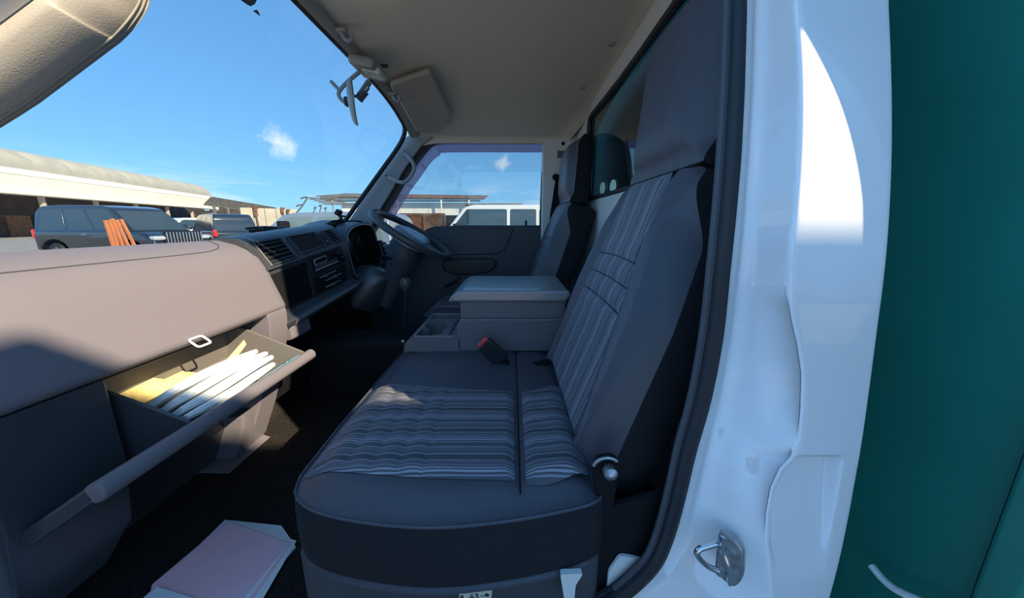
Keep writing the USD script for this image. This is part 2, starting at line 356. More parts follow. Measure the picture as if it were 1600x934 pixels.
wall_left = thing("wall_left", "white painted door pillar of the passenger doorway with rounded recesses", "door pillar", (.3, .36, -.8), kind="structure")
zs = np.concatenate([np.linspace(.44, -.16, 60), np.linspace(-.163, -.60, 150)[0:], np.linspace(-.61, -.80, 12)])
P = []
for z in zs:
    xs, xc, xo = onz(SEAL, z), onz(CREASE, z), onz(OUTER, z); ys = float(skin(z))
    a, b, c = np.array([xs + .004, ys + .085]), np.array([xc, ys]), np.array([xo, ys])
    r1, r2 = .010, .006
    row = [np.array([xs + .05, ys + .098]), np.array([xs + .010, ys + .092])]
    step = unit(b - a)
    row += [a + (b - a) * t for t in np.linspace(0, .93, 26)]
    st, en = a + (b - a) * .93, b + (c - b) * .06
    row += [(1 - t) ** 2 * st + 2 * t * (1 - t) * b + t * t * en for t in np.linspace(.12, 1, 8)]
    row += [b + (c - b) * t for t in np.linspace(.075, .93, 46)]
    st, en = b + (c - b) * .93, c + np.array([0, .012])
    row += [(1 - t) ** 2 * st + 2 * t * (1 - t) * c + t * t * en for t in np.linspace(.15, 1, 8)]
    row += [c + np.array([0, .06]), c + np.array([-.004, .16])]
    P.append([(q[0], q[1], z) for q in row])
P = np.array(P)
px, py = to_px(P)
jam = np.zeros(P.shape[:2], bool); jam[:, 2:29] = True
face = np.zeros(P.shape[:2], bool); face[:, 30:86] = True
d1 = sm(px, 1178, 1240) * sm(py, 464, 492) * (1 - sm(py, 600, 690)) * jam            # scoop in the jamb
d2 = sm(px, 1146, 1190) * (1 - sm(px, 1236, 1260)) * sm(py, 699, 712) * (1 - sm(py, 740, 850)) * jam
P[..., 0] += .015 * d1 + .010 * d2
cpx = to_px(np.stack([onz(CREASE, P[..., 2]), skin(P[..., 2]), P[..., 2]], -1))[0]
rc = sm(px, cpx + 2, cpx + 10) * (1 - sm(px - (1314 - (py - 732) * .165), -10, 4)) * sm(py, 713, 722) * (1 - sm(py, 850, 910)) * face
P[..., 1] += .009 * rc * (1.5 - .9 * sm(py, 735, 880))
ridge = np.exp(-((px - (onz(SEAL, P[..., 2]) * 0 + to_px(np.stack([onz(SEAL, P[..., 2]), skin(P[..., 2]) + .085, P[..., 2]], -1))[0] + 38)) / 9) ** 2) * jam
P[..., 0] -= .004 * ridge
part("jamb_panel", sheet(P), M["paint"], wall_left, smooth=60)
# door sill running forward under the opening
part("sill", cat(rb((1.15, .12, .10), (-.36, .43, -.765), .02), rb((1.15, .05, .14), (-.36, .355, -.82), .02)), M["paint"], wall_left)

part("cowl_side", rb((.30, .03, .66), (-.95, .345, -.42), .01), M["paint"], wall_left)
part("roof_rail_seal", tube([(x, .518, .478) for x in np.linspace(-.46, .30, 12)], .011, 8), M["rubber"], wall_left)
sp = smooth_path(SEAL, 6)
single("door_weatherstrip", cat(tube(sp + np.array([.003, -.003, 0]), .0100, 10), tube(sp + np.array([.002, .010, 0]), .008, 8)), M["rubber"], "black rubber weatherstrip curving down the edge of the white door pillar", "weatherstrip")
single("seal_lip", tube(sp[:-12] + np.array([-.0085, .004, 0]), .0052, 8), M["rubber_grey"], "thin grey rubber lip running along the inside of the black weatherstrip", "weatherstrip")

def zc(y): return .505 - np.where(np.asarray(y) > 1.13, .075, .022) * (np.abs(np.asarray(y) - 1.13) / .71) ** 2.5       # crown of the roof
def xr(y): return .378 - .17 * (np.asarray(y) - 1.13) ** 2                          # bowed rear edge of the roof
YY = np.linspace(.525, 1.835, 50)
Pc = np.array([[(-.462 + (xr(y) + .462) * t, y, zc(y) - .012 * (1 - sm(t, 0, .12)) - .014 * sm(t, .9, 1.0) ** 2 + .004 * math.sin(3 * y) * t) for t in np.linspace(0, 1, 44)] for y in YY])
Pc = np.concatenate([Pc, np.stack([Pc[-1] + (0, .012, -.010), Pc[-1] + (0, .016, -.03)])], 0)
# soft hollow where the passenger visor folds up
hol = sm(Pc[..., 0], -.46, -.40) * (1 - sm(Pc[..., 0], -.295, -.262)) * (1 - sm(Pc[..., 1], .84, .925))
Pc[..., 2] += .034 * hol
ceiling = thing("ceiling", "beige fabric headliner with a crowned surface", "headliner", (0, 1.15, .45), kind="structure")
part("headliner_board", sheet(Pc, .004), M["headliner"], ceiling, smooth=60)
Pr = np.array([[(-.500 + (.43 + .500) * t, y, zc(np.clip(y, .505, 1.86)) + .035 - .03 * (1 - sm(t, 0, .15)) - .05 * sm(abs(y - 1.165), .68, .74)) for t in np.linspace(0, 1, 20)] for y in np.linspace(.505, 1.92, 40)])
part("roof_skin", sheet(Pr, .006), M["paint"], ceiling, smooth=60)
for px_, py_ in ((955, 75), (910, 139)):
    c = at(px_, py_, Z=.492); c[2] = zc(c[1]) - .006
    single("headliner_clip", turned([(.0, -.001), (.008, -.001), (.011, .002), (.012, .008)], c, (0, 0, 1), 18), M["header"], "small round fastener in the headliner, " + ("the nearer one" if px_ > 940 else "farther back near the rear edge"), "fastener", "headliner fasteners")

def glx(y, z): return -.503 - .85 * (.438 - z) - .03 * (1 - ((np.asarray(y) - 1.11) / .69) ** 2)
# windscreen
window_1 = thing("window_1", "raked windscreen with a black rubber surround", "windscreen", (-.75, 1.1, -.12), kind="structure")
Zt = lambda y: zc(y) - .012
G = np.array([[(float(glx(y, z)), y, z) for z in np.linspace(-.13, 1, 26) * 0 + np.linspace(-.13, float(Zt(y)), 26)] for y in np.linspace(.44, 1.79, 40)])
part("pane", sheet(G), M["glass"], window_1, smooth=True)
ptl = [(float(glx(y, Zt(y))) + .004, y, float(Zt(y)) - .004) for y in np.linspace(.44, 1.70, 30)]
ptl += [(float(glx(1.755, .425)) + .004, 1.755, .425), (float(glx(1.785, .385)) + .004, 1.783, .385)] + [(float(glx(1.79, z)) + .004, 1.79, z) for z in np.linspace(.33, -.13, 14)]
part("windscreen_seal", tube(smooth_path(ptl, 3), .0105, 8), M["rubber"], window_1)
ap = smooth_path([at(60, 152, X=-.625), at(168, 71, X=-.537), at(186, 57, X=-.524), at(206, 36, X=-.508), at(221, 15, X=-.497), at(228, -2, X=-.490), at(231, -25, X=-.484), at(238, -150, X=-.470)], 6)
ap = np.vstack([smooth_path([(-.945, .425, -.13), (-.80, .450, .03), ap[0]], 8)[:-1], ap])
an = np.array([.78, 0, -.62]); ao = np.array([.12, -.99, 0])
part("windscreen_seal", tube(ap - an * .012 + ao * .004, .0095, 8), M["rubber"], window_1)
trim_3 = thing("trim_3", "beige windscreen pillar trim on the passenger's side, lit by the sun", "pillar trim", (-.65, .45, -.1), kind="structure")
part("pillar_cover", loft([[q + ao * a + an * h for a, h in ((.000, -.006), (.001, .004), (.005, .011), (.012, .014), (.030, .018), (.055, .016), (.075, .008), (.080, -.004), (.075, -.02), (.004, -.016))] for q in ap]), M["visor"], trim_3, smooth=50)
for a, h in ((.0095, .0132), (.0165, .0150), (.024, .0166)):
    part("edge_seam", tube(ap + ao * a + an * (h + .0004), .0012, 6), M["header"], trim_3)
part("outer_pillar", loft([[q + ao * a + an * h for a, h in ((.06, -.020), (.082, -.006), (.110, -.012), (.118, -.03), (.10, -.05), (.05, -.045))] for q in ap]), M["paint"], trim_3, smooth=50)
# header trim above the windscreen
hd = []
for y in np.linspace(.44, 1.80, 40):
    z = float(zc(y)); x = float(glx(y, z - .012))
    hd.append([(a, y, b) for a, b in ((x + .006, z - .018), (x + .014, z - .026), (x + .045, z - .022), (-.452, z - .014), (-.450, z - .004), (-.46, z + .004), (x, z + .012))])
trim_1 = thing("trim_1", "grey-beige header trim along the top of the windscreen", "header trim", (-.5, 1.1, .42), kind="structure")
part("header_strip", loft(hd), M["header"], trim_1)

# far windscreen pillar and roof rail
YT = 1.835
def Q(pts, Y): return np.array([at(a, b, Y=Y)[[0, 2]] for a, b in pts])
trim_2 = thing("trim_2", "grey windscreen pillar trim beside the driver", "pillar trim", (-.65, 1.8, 0), kind="structure")
pil = Q([(540, 352), (560, 322), (585, 286), (610, 250), (632, 216), (640, 203), (700, 200), (800, 199), (905, 199), (905, 208), (850, 208), (760, 207), (700, 207), (680, 212), (660, 225), (634, 260), (611, 298), (592, 330), (580, 352)], YT)
part("pillar_cover", xz(pil, YT, YT + .022, .004), M["trim"], trim_2)
# far B pillar
wall_right = thing("wall_right", "white painted pillar between the driver's door and the cab rear wall", "door pillar", (.25, 1.86, -.7), kind="structure")
part("pillar_panel", rb((.24, .05, 1.14), (.275, 1.872, -.13), .012), M["paint_in"], wall_right)
part("kick_panel", rb((.32, .03, .72), (-.93, 1.885, -.36), .008), M["door_dark"], wall_right)
hp = at(880, 224, Y=1.845)
part("pillar_hole_plug", cyl(hp, hp + (0, .012, 0), .009, 18), M["matte_black"], wall_right)
hp = at(875, 241, Y=1.845)
part("vent_patch", rb((.036, .006, .034), hp + (.004, 0, 0), .002), M["grey"], wall_right)
hp = at(868, 277, Y=1.835)
single("belt_anchor", cat(turned([(.004, -.004), (.015, -.002), (.017, .006), (.012, .014)], hp, (0, -1, 0), 18), rb((.026, .008, .05), hp + (.012, .004, -.012), .004)), M["matte_black"], "black seat belt anchor on the white pillar behind the driver's door", "belt anchor")
belt = smooth_path([hp + (.016, -.006, -.03), (.21, 1.83, -.1), (.25, 1.835, -.45), (.26, 1.84, -.64)], 8)
single("driver_belt", loft([[q + (-.02, 0, 0), q + (.02, 0, 0), q + (.02, .002, 0), q + (-.02, .002, 0)] for q in belt]), M["matte_black"], "black seat belt webbing hanging behind the driver's seat", "seat belt")

# rear wall with its window
wall_rear = thing("wall_rear", "white painted cab rear wall behind the seats", "rear wall", (.4, 1.15, -.7), kind="structure")
def rw(y, z, o=0.0): return float(.356 - .05 * (y - 1.13) ** 2 + (.46 - z) * .035 + o)
def wpatch(y0, y1, z0, z1, n=10, o=0.0): return sheet([[(rw(y, z, o), y, z) for z in np.linspace(z0, z1, n)] for y in np.linspace(y0, y1, 24)], .012)
WZ0, WZ1, WY0, WY1 = .108, .456, .62, 1.625
part("lower_panel", wpatch(.40, 1.90, -.72, WZ0), M["paint_in"], wall_rear, smooth=60)
part("upper_panel", sheet([[(rw(y, z) - .012 * sm(z, WZ1, .49) * (1), y, min(z, float(zc(y)) + .01)) for z in np.linspace(WZ1, .50, 6)] for y in np.linspace(.44, 1.86, 40)], .012), M["paint_in"], wall_rear, smooth=60)
part("side_panel", wpatch(.40, WY0, WZ0, WZ1), M["paint_in"], wall_rear, smooth=60)
part("side_panel", wpatch(WY1, 1.90, WZ0, WZ1), M["paint_in"], wall_rear, smooth=60)
rib = [[(rw(y, -.02) - .012 * math.exp(-((z - .02) / .02) ** 2), y, z) for z in np.linspace(-.05, .09, 12)] for y in np.linspace(.6, 1.7, 12)]
part("stiffening_rib", sheet(rib, .004), M["paint_in"], wall_rear, smooth=60)
window_2 = thing("window_2", "dark rear cab window in a black rubber seal, mirroring the driver's headrest", "rear window", (.4, 1.12, .12), kind="structure")
part("pane", sheet([[(rw(y, z, .002), y, z) for z in np.linspace(WZ0 - .01, WZ1 + .01, 10)] for y in np.linspace(WY0 - .01, WY1 + .01, 24)]), M["rear_glass"], window_2, smooth=True)
loop = rounded([(WY0, WZ0), (WY1, WZ0), (WY1, WZ1), (WY0, WZ1)], .05, 6)
loop = np.array([loop[i] + (loop[(i + 1) % len(loop)] - loop[i]) * t for i in range(len(loop)) for t in np.linspace(0, 1, 6)[:-1]])
part("window_seal", tube([(rw(a, b, -.004), a, b) for a, b in loop], .011, 8, closed=True), M["rubber"], window_2)
for i, (px_, py_) in enumerate(((941, 294), (956, 291))):
    c = at(px_, py_, X=rw(1.5, .14)); c[0] = rw(c[1], c[2], -.0015)
    el = np.array([(.040 * math.cos(q), .023 * math.sin(q)) for q in np.linspace(0, 2 * np.pi, 30)[:-1]])
    single("mint_dot", prism(el, c, (0, 1, 0), (-.035, 0, 1), (-.0012, 0, 0)), M["mint"], "oval mint green sticker on the rear window, the one " + ("closer to the driver's seat" if i == 0 else "closer to the passenger headrest"), "sticker", "mint stickers on the rear window")

# cab floor
floor = thing("floor", "dark carpeted cab floor", "floor", (-.5, 1.1, -.70), kind="structure")
gx, gy = np.linspace(-1.02, -.20, 84), np.linspace(.385, 1.88, 120)
fl = np.array([[(x, y, -.668 + .0016 * math.sin(y * 260) * (1 if y > .80 else .25) + .35 * max(0, -.84 - x)) for y in gy] for x in gx])
part("carpet", sheet(fl), M["carpet"], floor, smooth=60)
part("floor_pan", rb((1.5, 1.52, .03), (-.30, 1.13, -.70), .01), M["matte_black"], floor)
part("toe_board", sheet([[(-1.0 - .02 * t, y, -.66 + .50 * t) for t in np.linspace(0, 1, 6)] for y in np.linspace(.38, 1.9, 12)], .02), M["matte_black"], floor)
part("front_shell", rb((.05, 1.55, .92), (-1.10, 1.13, -.66), .02), M["paint"], floor)

# ---------------------------------------------------------------- driver's door (far)
YD = 1.885
door_1 = thing("door_1", "driver's door with dark vinyl trim and a clear window", "door", (-.3, 1.88, -.66), kind="structure")
win = Q([(843, 354), (848, 216), (700, 216), (686, 219), (672, 229), (655, 250), (632, 285), (610, 322), (592, 352), (583, 366), (585, 384), (600, 396), (622, 396), (640, 384), (655, 366), (676, 354)], YD)
win_r = rounded(win, [.01, .03, .02, .02, .02, .02, .02, .02, .02, .02, .02, .02, .02, .03, .04, .03], 5)
outp = inset(win_r, -.034)
def ringprism(outer, inner, o, U, V, W):
    o, U, V, W = (np.asarray(q, float) for q in (o, U, V, W))
    f = lambda p, h: o + p[:, :1] * U + p[:, 1:] * V + h * W
    return loft([f(outer, 0), f(outer, 1), f(inner, 1), f(inner, 0)], caps=False, closed=True)
part("window_frame", ringprism(outp, win_r, (0, YD - .028, 0), (1, 0, 0), (0, 0, 1), (0, .05, 0)), M["rubber"], door_1)
part("window_pane", xz(inset(win_r, -.006), YD + .012, YD + .016), M["glass"], door_1)
belt_line = Q([(851, 352), (790, 352), (720, 352), (690, 353), (672, 357), (655, 368), (642, 384), (622, 397), (600, 398), (583, 388)], YD)
tp = np.vstack([belt_line, [(-.80, -.16), (-.80, -.68), (.17, -.68)]])
tb = tp.copy()
part("trim_panel", xz(tp, YD - .03, YD + .03, .008), M["door_trim"], door_1)
up = Q([(840, 356), (800, 356), (690, 357), (676, 361), (660, 374), (650, 392), (700, 398), (777, 397), (790, 390), (804, 358)], YD - .03)
up = Q([(803, 357), (690, 357), (676, 361), (660, 374), (652, 392), (700, 398), (777, 397), (789, 390)], YD - .03)
part("upper_pad", xz(rounded(up, .02, 4), YD - .042, YD - .028, .006), M["door_trim"], door_1)
arm = Q([(688, 412), (700, 405), (765, 404), (776, 408), (774, 418), (764, 426), (735, 430), (706, 430), (692, 424)], YD - .07)
part("armrest", xz(rounded(arm, .02, 4), YD - .065, YD - .02, .012), M["door_dark"], door_1)
lk = at(822, 347, Y=YD - .02)
part("lock_knob", turned([(.005, -.01), (.006, 0), (.006, .018), (.003, .022)], lk + (0, 0, -.012), (0, 0, 1), 12), M["black"], door_1)
crank = at(715, 420, Y=YD - .04) + (0, 0, -.06)
part("window_crank", cat(cyl(crank, crank + (0, -.03, 0), .014), tube([crank + (0, -.03, 0), crank + (-.06, -.035, -.03)], .007, 8), cyl(crank + (-.06, -.03, -.03), crank + (-.06, -.065, -.03), .009)), M["black"], door_1)
part("outer_skin", rb((1.0, .02, .62), (-.32, YD + .075, -.42), .008), M["paint"], door_1)
# passenger's door, swung open ahead of the doorway (outside the photograph)
door_2 = thing("door_2", "passenger's door swung open ahead of the doorway", "door", (-.8, .33, -.64), kind="structure")
dd = np.array([.30, -.954, 0]); dn = np.array([.954, .30, 0]); ho = np.array([-.82, .30, 0])
def dpr(p, o0, o1, b=.006): return prism(p, ho + dn * o0, dd, (0, 0, 1), dn * (o1 - o0), b)
part("trim_panel", dpr(rounded([(.02, -.62), (.90, -.62), (.92, -.03), (.06, -.03)], .05, 4), .0, .04), M["door_trim"], door_2)
part("outer_skin", dpr(rounded([(.0, -.64), (.92, -.64), (.94, .0), (.0, .0)], .05, 4), -.06, -.005), M["paint"], door_2)
wo = rounded([(.06, -.02), (.92, -.02), (.90, .40), (.42, .40)], .06, 4)
part("window_frame", ringprism(wo, inset(wo, .035), ho - dn * .02, dd, (0, 0, 1), dn * .03), M["rubber"], door_2)
part("window_pane", prism(inset(wo, .03), ho - dn * .008, dd, (0, 0, 1), dn * .004), M["glass"], door_2)
part("armrest", dpr(rounded([(.30, -.30), (.75, -.30), (.75, -.24), (.30, -.24)], .02, 4), .03, .09), M["door_dark"], door_2)
# smoked acrylic rain visor outside the window
vis_o = [(846, 213), (700, 213), (684, 218), (668, 229), (650, 250), (628, 284), (608, 318), (598, 336)]
vis_i = [(848, 238), (702, 238), (688, 242), (674, 253), (656, 278), (640, 300), (622, 330), (616, 342)]
vi, vo = Q(vis_i, YD + .045), Q(vis_o, YD + .02)
vm = sheet([[(a[0], YD + .022, a[1]), ((a[0] + b[0]) / 2, YD + .042, (a[1] + b[1]) / 2), (b[0], YD + .047, b[1])] for a, b in zip(smooth_path(np.c_[vo, vo[:, 0] * 0], 3)[:, :2], smooth_path(np.c_[vi, vi[:, 0] * 0], 3)[:, :2])], .003)
dv = single("door_visor", vm, M["visor_acrylic"], "smoked purple acrylic rain visor along the top of the driver's window", "rain visor", smooth=60)
for q in ((800, 219), (657, 236), (612, 300)):
    c = at(*q, Y=YD + .01)
    part("visor_clip", rb((.018, .02, .014), c, .004), M["black"], dv)

# ================================================================ seats
ZB, ZS = -.372, .094                           # seat bite, top seam of the backrest
def edge_fn(us, ys): return lambda u: np.interp(u, us, ys)

def shell(poly, frame, hrim, back, flare=.006, res=.012):
    """Sides and back of an upholstered panel, from its rim."""
    o, A, B, N = (np.asarray(q, float) for q in frame)
    ring = Polygon(poly).exterior; L = ring.length; k = max(24, int(L / res))
    rim = np.array([ring.interpolate(i * L / k).coords[0] for i in range(k)])
    hs = np.broadcast_to(hrim(rim[:, 0], rim[:, 1]) if callable(hrim) else hrim, (k,))
    dn_ = -back - hs
    lv = [(0.0, hs), (flare * .6, hs + dn_ * .12), (flare, hs + dn_ * .5), (flare * .7, hs + dn_ * .88), (-.006, hs * 0 - back), (-.03, hs * 0 - back - .004)]
    return loft([o + inset(rim, -q)[:, :1] * A + inset(rim, -q)[:, 1:] * B + np.asarray(h)[:, None] * N for q, h in lv], caps="end")

def seat_back(t, X0, k, en, ef, sn, sf, head, quilt=(-.202, -.158, -.114, -.070, -.028)):
    th = math.sqrt(1 + k * k); B = np.array([k, 0, 1]) / th; N = np.array([-1, 0, k]) / th; A = np.array([0, 1.0, 0])
    o = np.array([X0 + k * ZB, 0, ZB]); top = (ZS - ZB) * th
    us = [0, top * .5, top]
    EN, EF, SN, SF = (edge_fn(us, q) for q in (en, ef, sn, sf))
    uu = np.linspace(-.045, top, 14)
    poly = rounded(np.vstack([np.c_[EN(uu), uu], np.c_[EF(uu[::-1]), uu[::-1]]]), [.03] + [.0] * 12 + [.03, .03] + [.0] * 12 + [.03], 5)
    poly = Polygon(poly).buffer(0); poly = np.array(poly.exterior.coords)[:-1]
    def hf(a, u, d):
        wn = np.clip((SN(u) - a) / np.maximum(SN(u) - EN(u), 1e-4), 0, 1); wf = np.clip((a - SF(u)) / np.maximum(EF(u) - SF(u), 1e-4), 0, 1)
        w = np.maximum(wn, wf); R = np.where(wn > wf, .052, .034) * (1 - .8 * sm(u, top - .13, top - .03))
        return .020 * np.sin(np.pi * np.clip(w, 0, 1) ** .8) * (1 - .8 * sm(u, top - .13, top - .02)) - R * w ** 2.4 - .010 * (1 - sm(top - u, 0, .03)) - .02 * (1 - sm(u + .045, 0, .03)) - .004 * (w <= 0)
    fr = (o, A, B, N)
    part("backrest", pillow(poly, fr, hf, res=.011), M["vinyl"], t, smooth=70)
    part("side_cover", shell(poly, fr, lambda a, u: hf(a, u, a * 0), .125, .004), M["side_cloth"], t, smooth=70)
    vv = np.linspace(-.01, top - .004, 14)
    ins = np.vstack([np.c_[SN(vv), vv], np.c_[SF(vv[::-1]), vv[::-1]]])
    q = [(z - ZB) * th for z in quilt]; wq = q[1] - q[0]
    def hi(a, u, d):
        ph = (u - q[0]) / wq; inq = (u > q[0]) & (u < q[-1])
        puff = np.where(inq, .0052 * np.abs(np.sin(np.pi * ph)) ** .5, .0035 + .002 * sm(np.abs(u - (q[0] + q[-1]) / 2), 0.09, .2))
        return -.003 + (.003 + puff) * sm(d, 0, .016)
    part("striped_panel", pillow(ins, fr, hi, res=.007), M["stripe"], t, smooth=70, label="striped and quilted cloth panel of the backrest")
    for qq in q:
        aa = np.linspace(float(SN(qq)) + .012, float(SF(qq)) - .012, 12)
        part("quilt_seam", tube([o + A * a_ + B * (qq + .004 * math.sin(3.1 * i_ / 11)) + N * .0022 for i_, a_ in enumerate(aa)], .0012, 5), M["side_cloth"], t)
    # integral headrest
    hy0, hy1, hy2, hy3, hh = head[:5]; hr_ = head[5] if len(head) > 5 else .06
    k2 = .07; t2 = math.sqrt(1 + k2 * k2); B2, N2 = np.array([k2, 0, 1]) / t2, np.array([-1, 0, k2]) / t2
    o2 = o + B * top - N * .004
    hp_ = rounded([(hy0, 0), (hy1, 0), (hy3, hh), (hy2, hh)], [.012, .012, hr_, hr_], 7)
    def hh_(a, u, d): return .016 * sm(d, 0, .09) - .022 * (1 - sm(d, 0, .045)) * sm(u, .0, .04) - .008 * (1 - sm(u, 0, .02)) + .0012 * np.sin((a - hy0) * 130) * np.exp(-u / .03) * (a < hy0 + .12) - .030 * sm(u, hh * .72, hh) ** 2
    part("headrest", pillow(hp_, (o2, A, B2, N2), hh_, res=.011), M["vinyl"], t, smooth=70)
    part("headrest_cover", shell(hp_, (o2, A, B2, N2), lambda a, u: -.022 * sm(u, 0, .04) - .008 * (1 - sm(u, 0, .02)) - .030 * sm(u, hh * .72, hh) ** 2, .085, .006), M["side_cloth"], t, smooth=70)
    pts = [o2 + A * (hy0 - .004 + .008 * 0) + B2 * s + N2 * -.021 for s in np.linspace(.01, hh * .8, 10)]
    part("seam", tube(pts, .0018, 6), M["matte_black"], t)
    pts = [o2 + A * a + N2 * -.004 - B2 * .001 for a in np.linspace(hy0, hy1, 12)]
    part("seam", tube(pts, .0022, 6), M["matte_black"], t)
    return o, A, B, N

def cushion(t, plan, insert, rear, dx=0.0, ztop=ZB, grooves=(-.26, -.218, -.176, -.134)):
    fr = (np.array([dx, 0, ztop]), np.array([1.0, 0, 0]), np.array([0, 1.0, 0]), np.array([0, 0, 1.0]))
    ring = Polygon(plan).exterior
    def body(a, b):
        d = shapely.distance(shapely.points(np.c_[a, b]), ring)
        return .006 * sm(d, .0, .14) - .020 * (1 - sm(d, 0, .055)) - .007 * np.exp(-((a - .012) / .010) ** 2) * sm(d, .012, .06)
    part("cushion", pillow(plan, fr, lambda a, b, d: body(a, b) - .002, res=.011), M["vinyl"], t, smooth=70)
    part("skirt", shell(plan, fr, -.022, .130, .004), M["side_cloth"], t, smooth=70)
    k = 140; rim = np.array([ring.interpolate(i * ring.length / k).coords[0] for i in range(k)])
    part("piping", tube(np.c_[rim[:, 0] + dx, rim[:, 1], np.full(k, ztop - .021)], .0024, 6, closed=True), M["vinyl"], t, label="thin raised seam around the cushion top")
    hem = inset(rim, .004)
    part("hem", tube(np.c_[hem[:, 0] + dx, hem[:, 1], np.full(k, ztop - .130)], .006, 6, closed=True), M["vinyl"], t)
    g = np.array(grooves)
    def hi(a, b, d):
        inq = (a > g[0] - .042) & (a < g[-1])
        ph = (a - g[0]) / (g[1] - g[0])
        puff = np.where(inq, .0065 * np.abs(np.sin(np.pi * ph)) ** .55, .0045)
        return body(a, b) - .001 + (.0015 + puff) * sm(d, 0, .014)
    part("striped_panel", pillow(insert, fr, hi, res=.007), M["stripe"], t, smooth=70, label="striped and quilted cloth panel of the seat cushion")
    if rear is not None:
        part("rear_panel", pillow(rear, fr, lambda a, b, d: body(a, b) - .001 + .006 * sm(d, 0, .02) + .010 * sm(a, .03, .11) + .0012 * np.sin(b * 95 + a * 40) * sm(d, 0, .02), res=.007), M["stripe"], t, smooth=70, label="striped cloth strip at the back of the cushion")
    seam = [(dx + .012, y, ztop + float(body(np.array([.012]), np.array([y]))[0]) + .0004) for y in np.linspace(plan[:, 1].min() + .045, min(plan[:, 1].max() - .03, insert[:, 1].max() + .22), 40)]
    part("cushion_seam", tube(seam, .0012, 6), M["matte_black"], t)

ps = thing("seat_bench", "passenger bench seat with striped quilted cloth panels, nearest the open doorway", "seat", (-.1, .7, -.67))
near = smooth_path([(-.338, .47), (-.318, .425), (-.25, .392), (-.12, .374), (.0, .385), (.10, .408), (.135, .425)], 5)
plan_p = np.vstack([near, [(.135, 1.235)], [(-.325, 1.235), (-.338, 1.22)], [(-.343, .9), (-.343, .6)]])
ins_p = np.vstack([smooth_path([(-.331, .462), (-.25, .450), (-.12, .437), (.004, .434)], 4), smooth_path([(.004, .700), (-.1, .712), (-.2, .726), (-.333, .748)], 4)])
rear_p = np.vstack([smooth_path([(.021, .430), (.06, .432), (.118, .452)], 4), smooth_path([(.125, .735), (.07, .715), (.021, .700)], 4)])
cushion(ps, plan_p, ins_p, rear_p)
fr_p = seat_back(ps, .248, .357, [.482, .492, .545], [.945, .955, .90], [.520, .578, .632], [.905, .885, .832], (.548, .885, .590, .866, .328, .055))
part("seat_base", cat(rb((.46, .82, .20), (-.095, .825, -.575), .015), rb((.50, .05, .03), (-.08, .425, -.655), .008)), M["mat"], ps)
# near-side recliner hinge
hb = at(957, 747, Y=.405)
brk = rounded([(-.022, .016), (.010, .020), (.018, .0), (.010, -.09), (-.010, -.09), (-.020, -.02)], .012, 4)
part("hinge_bracket", prism(brk, hb + (0, .030, 0), (1, 0, 0), (0, 0, 1), (0, -.008, 0), .002), M["matte_black"], ps)
arc = [hb + (.020 * math.cos(a) - .004, .016, .020 * math.sin(a)) for a in np.linspace(math.radians(45), math.radians(160), 12)]
part("hinge_rim", tube(smooth_path(arc, 2), .0025, 8), M["steel"], ps)
part("hinge_bolt", turned([(.004, .0), (.0085, .003), (.0105, .010), (.0095, .018), (.005, .022), (.001, .023)], hb + (0, .024, 0), (0, -1, 0), 20), M["steel"], ps, label="round steel bolt head at the seat hinge")

# painted brackets showing below the seat
wb = at(893, 915, Y=.39)
brk2 = rounded([at(875, 895, Y=.39)[[0, 2]], at(911, 894, Y=.39)[[0, 2]], at(899, 912, Y=.39)[[0, 2]], at(896, 950, Y=.39)[[0, 2]], at(884, 950, Y=.39)[[0, 2]]], .004, 3)
single("seat_bracket", xz(brk2, .388, .396), M["paint_in"], "white painted metal bracket under the rear corner of the passenger seat", "bracket")
brk3 = rounded([at(*q, Y=.425)[[0, 2]] for q in ((948, 930), (951, 893), (969, 868), (990, 871), (1035, 885), (1010, 960), (950, 965))], .006, 3)
single("floor_flange", xz(brk3, .425, .430), M["paint_in"], "white painted body flange between the black cover and the weatherstrip", "bracket")
cv = np.array([at(a, b, Y=.432)[[0, 2]] for a, b in ((905, 885), (925, 800), (1035, 770), (1000, 960), (905, 960))])
single("hinge_cover", xz(cv, .432, .444, .003), M["matte_black"], "black cover panel behind the passenger seat bracket", "cover")
# inspection label on the seat base
lc = at(742, 930, Y=.396)
single_t = thing("inspection_label", "small cream label printed 43 on the dark seat base", "label", lc)
part("label_card", prism(rounded([(-.023, -.014), (.023, -.014), (.026, .009), (-.023, .010)], .001, 2), lc, (1, 0, 0), (0, 0, 1), (0, .0015, 0)), plain("label_cream", (.58, .56, .42), .6), single_t)
def letters(text, h, o, U, V, bold=False, d=.0006, center=True):
    m = meshkit.text_mesh(text, h, d, bold); w = m.bounds[1][0] + m.bounds[0][0]; v = m.vertices
    x = v[:, 0] - (w / 2 if center else 0); y = v[:, 1] - (h / 2 if center else 0)
    W = np.cross(U, V); m.vertices = np.asarray(o) + x[:, None] * np.asarray(U, float) + y[:, None] * np.asarray(V, float) + v[:, 2:] * W
    return m
part("printed_number", letters("43", .0085, lc + (-.001, -.0002, -.001), (1, 0, 0), (0, 0, 1)), M["ink"], single_t)
part("printed_mark", cat(rb((.004, .0008, .006), lc + (-.019, -.0002, -.003), .0003, seg=6), rb((.006, .0008, .005), lc + (.018, -.0002, .001), .0003, R=rotm((0, 1, 0), 35), seg=6), *[rb((.002, .0008, .0012), lc + (.009 + .0028 * i, -.0002, -.001), .0003, seg=6) for i in range(3)]), M["ink"], single_t)

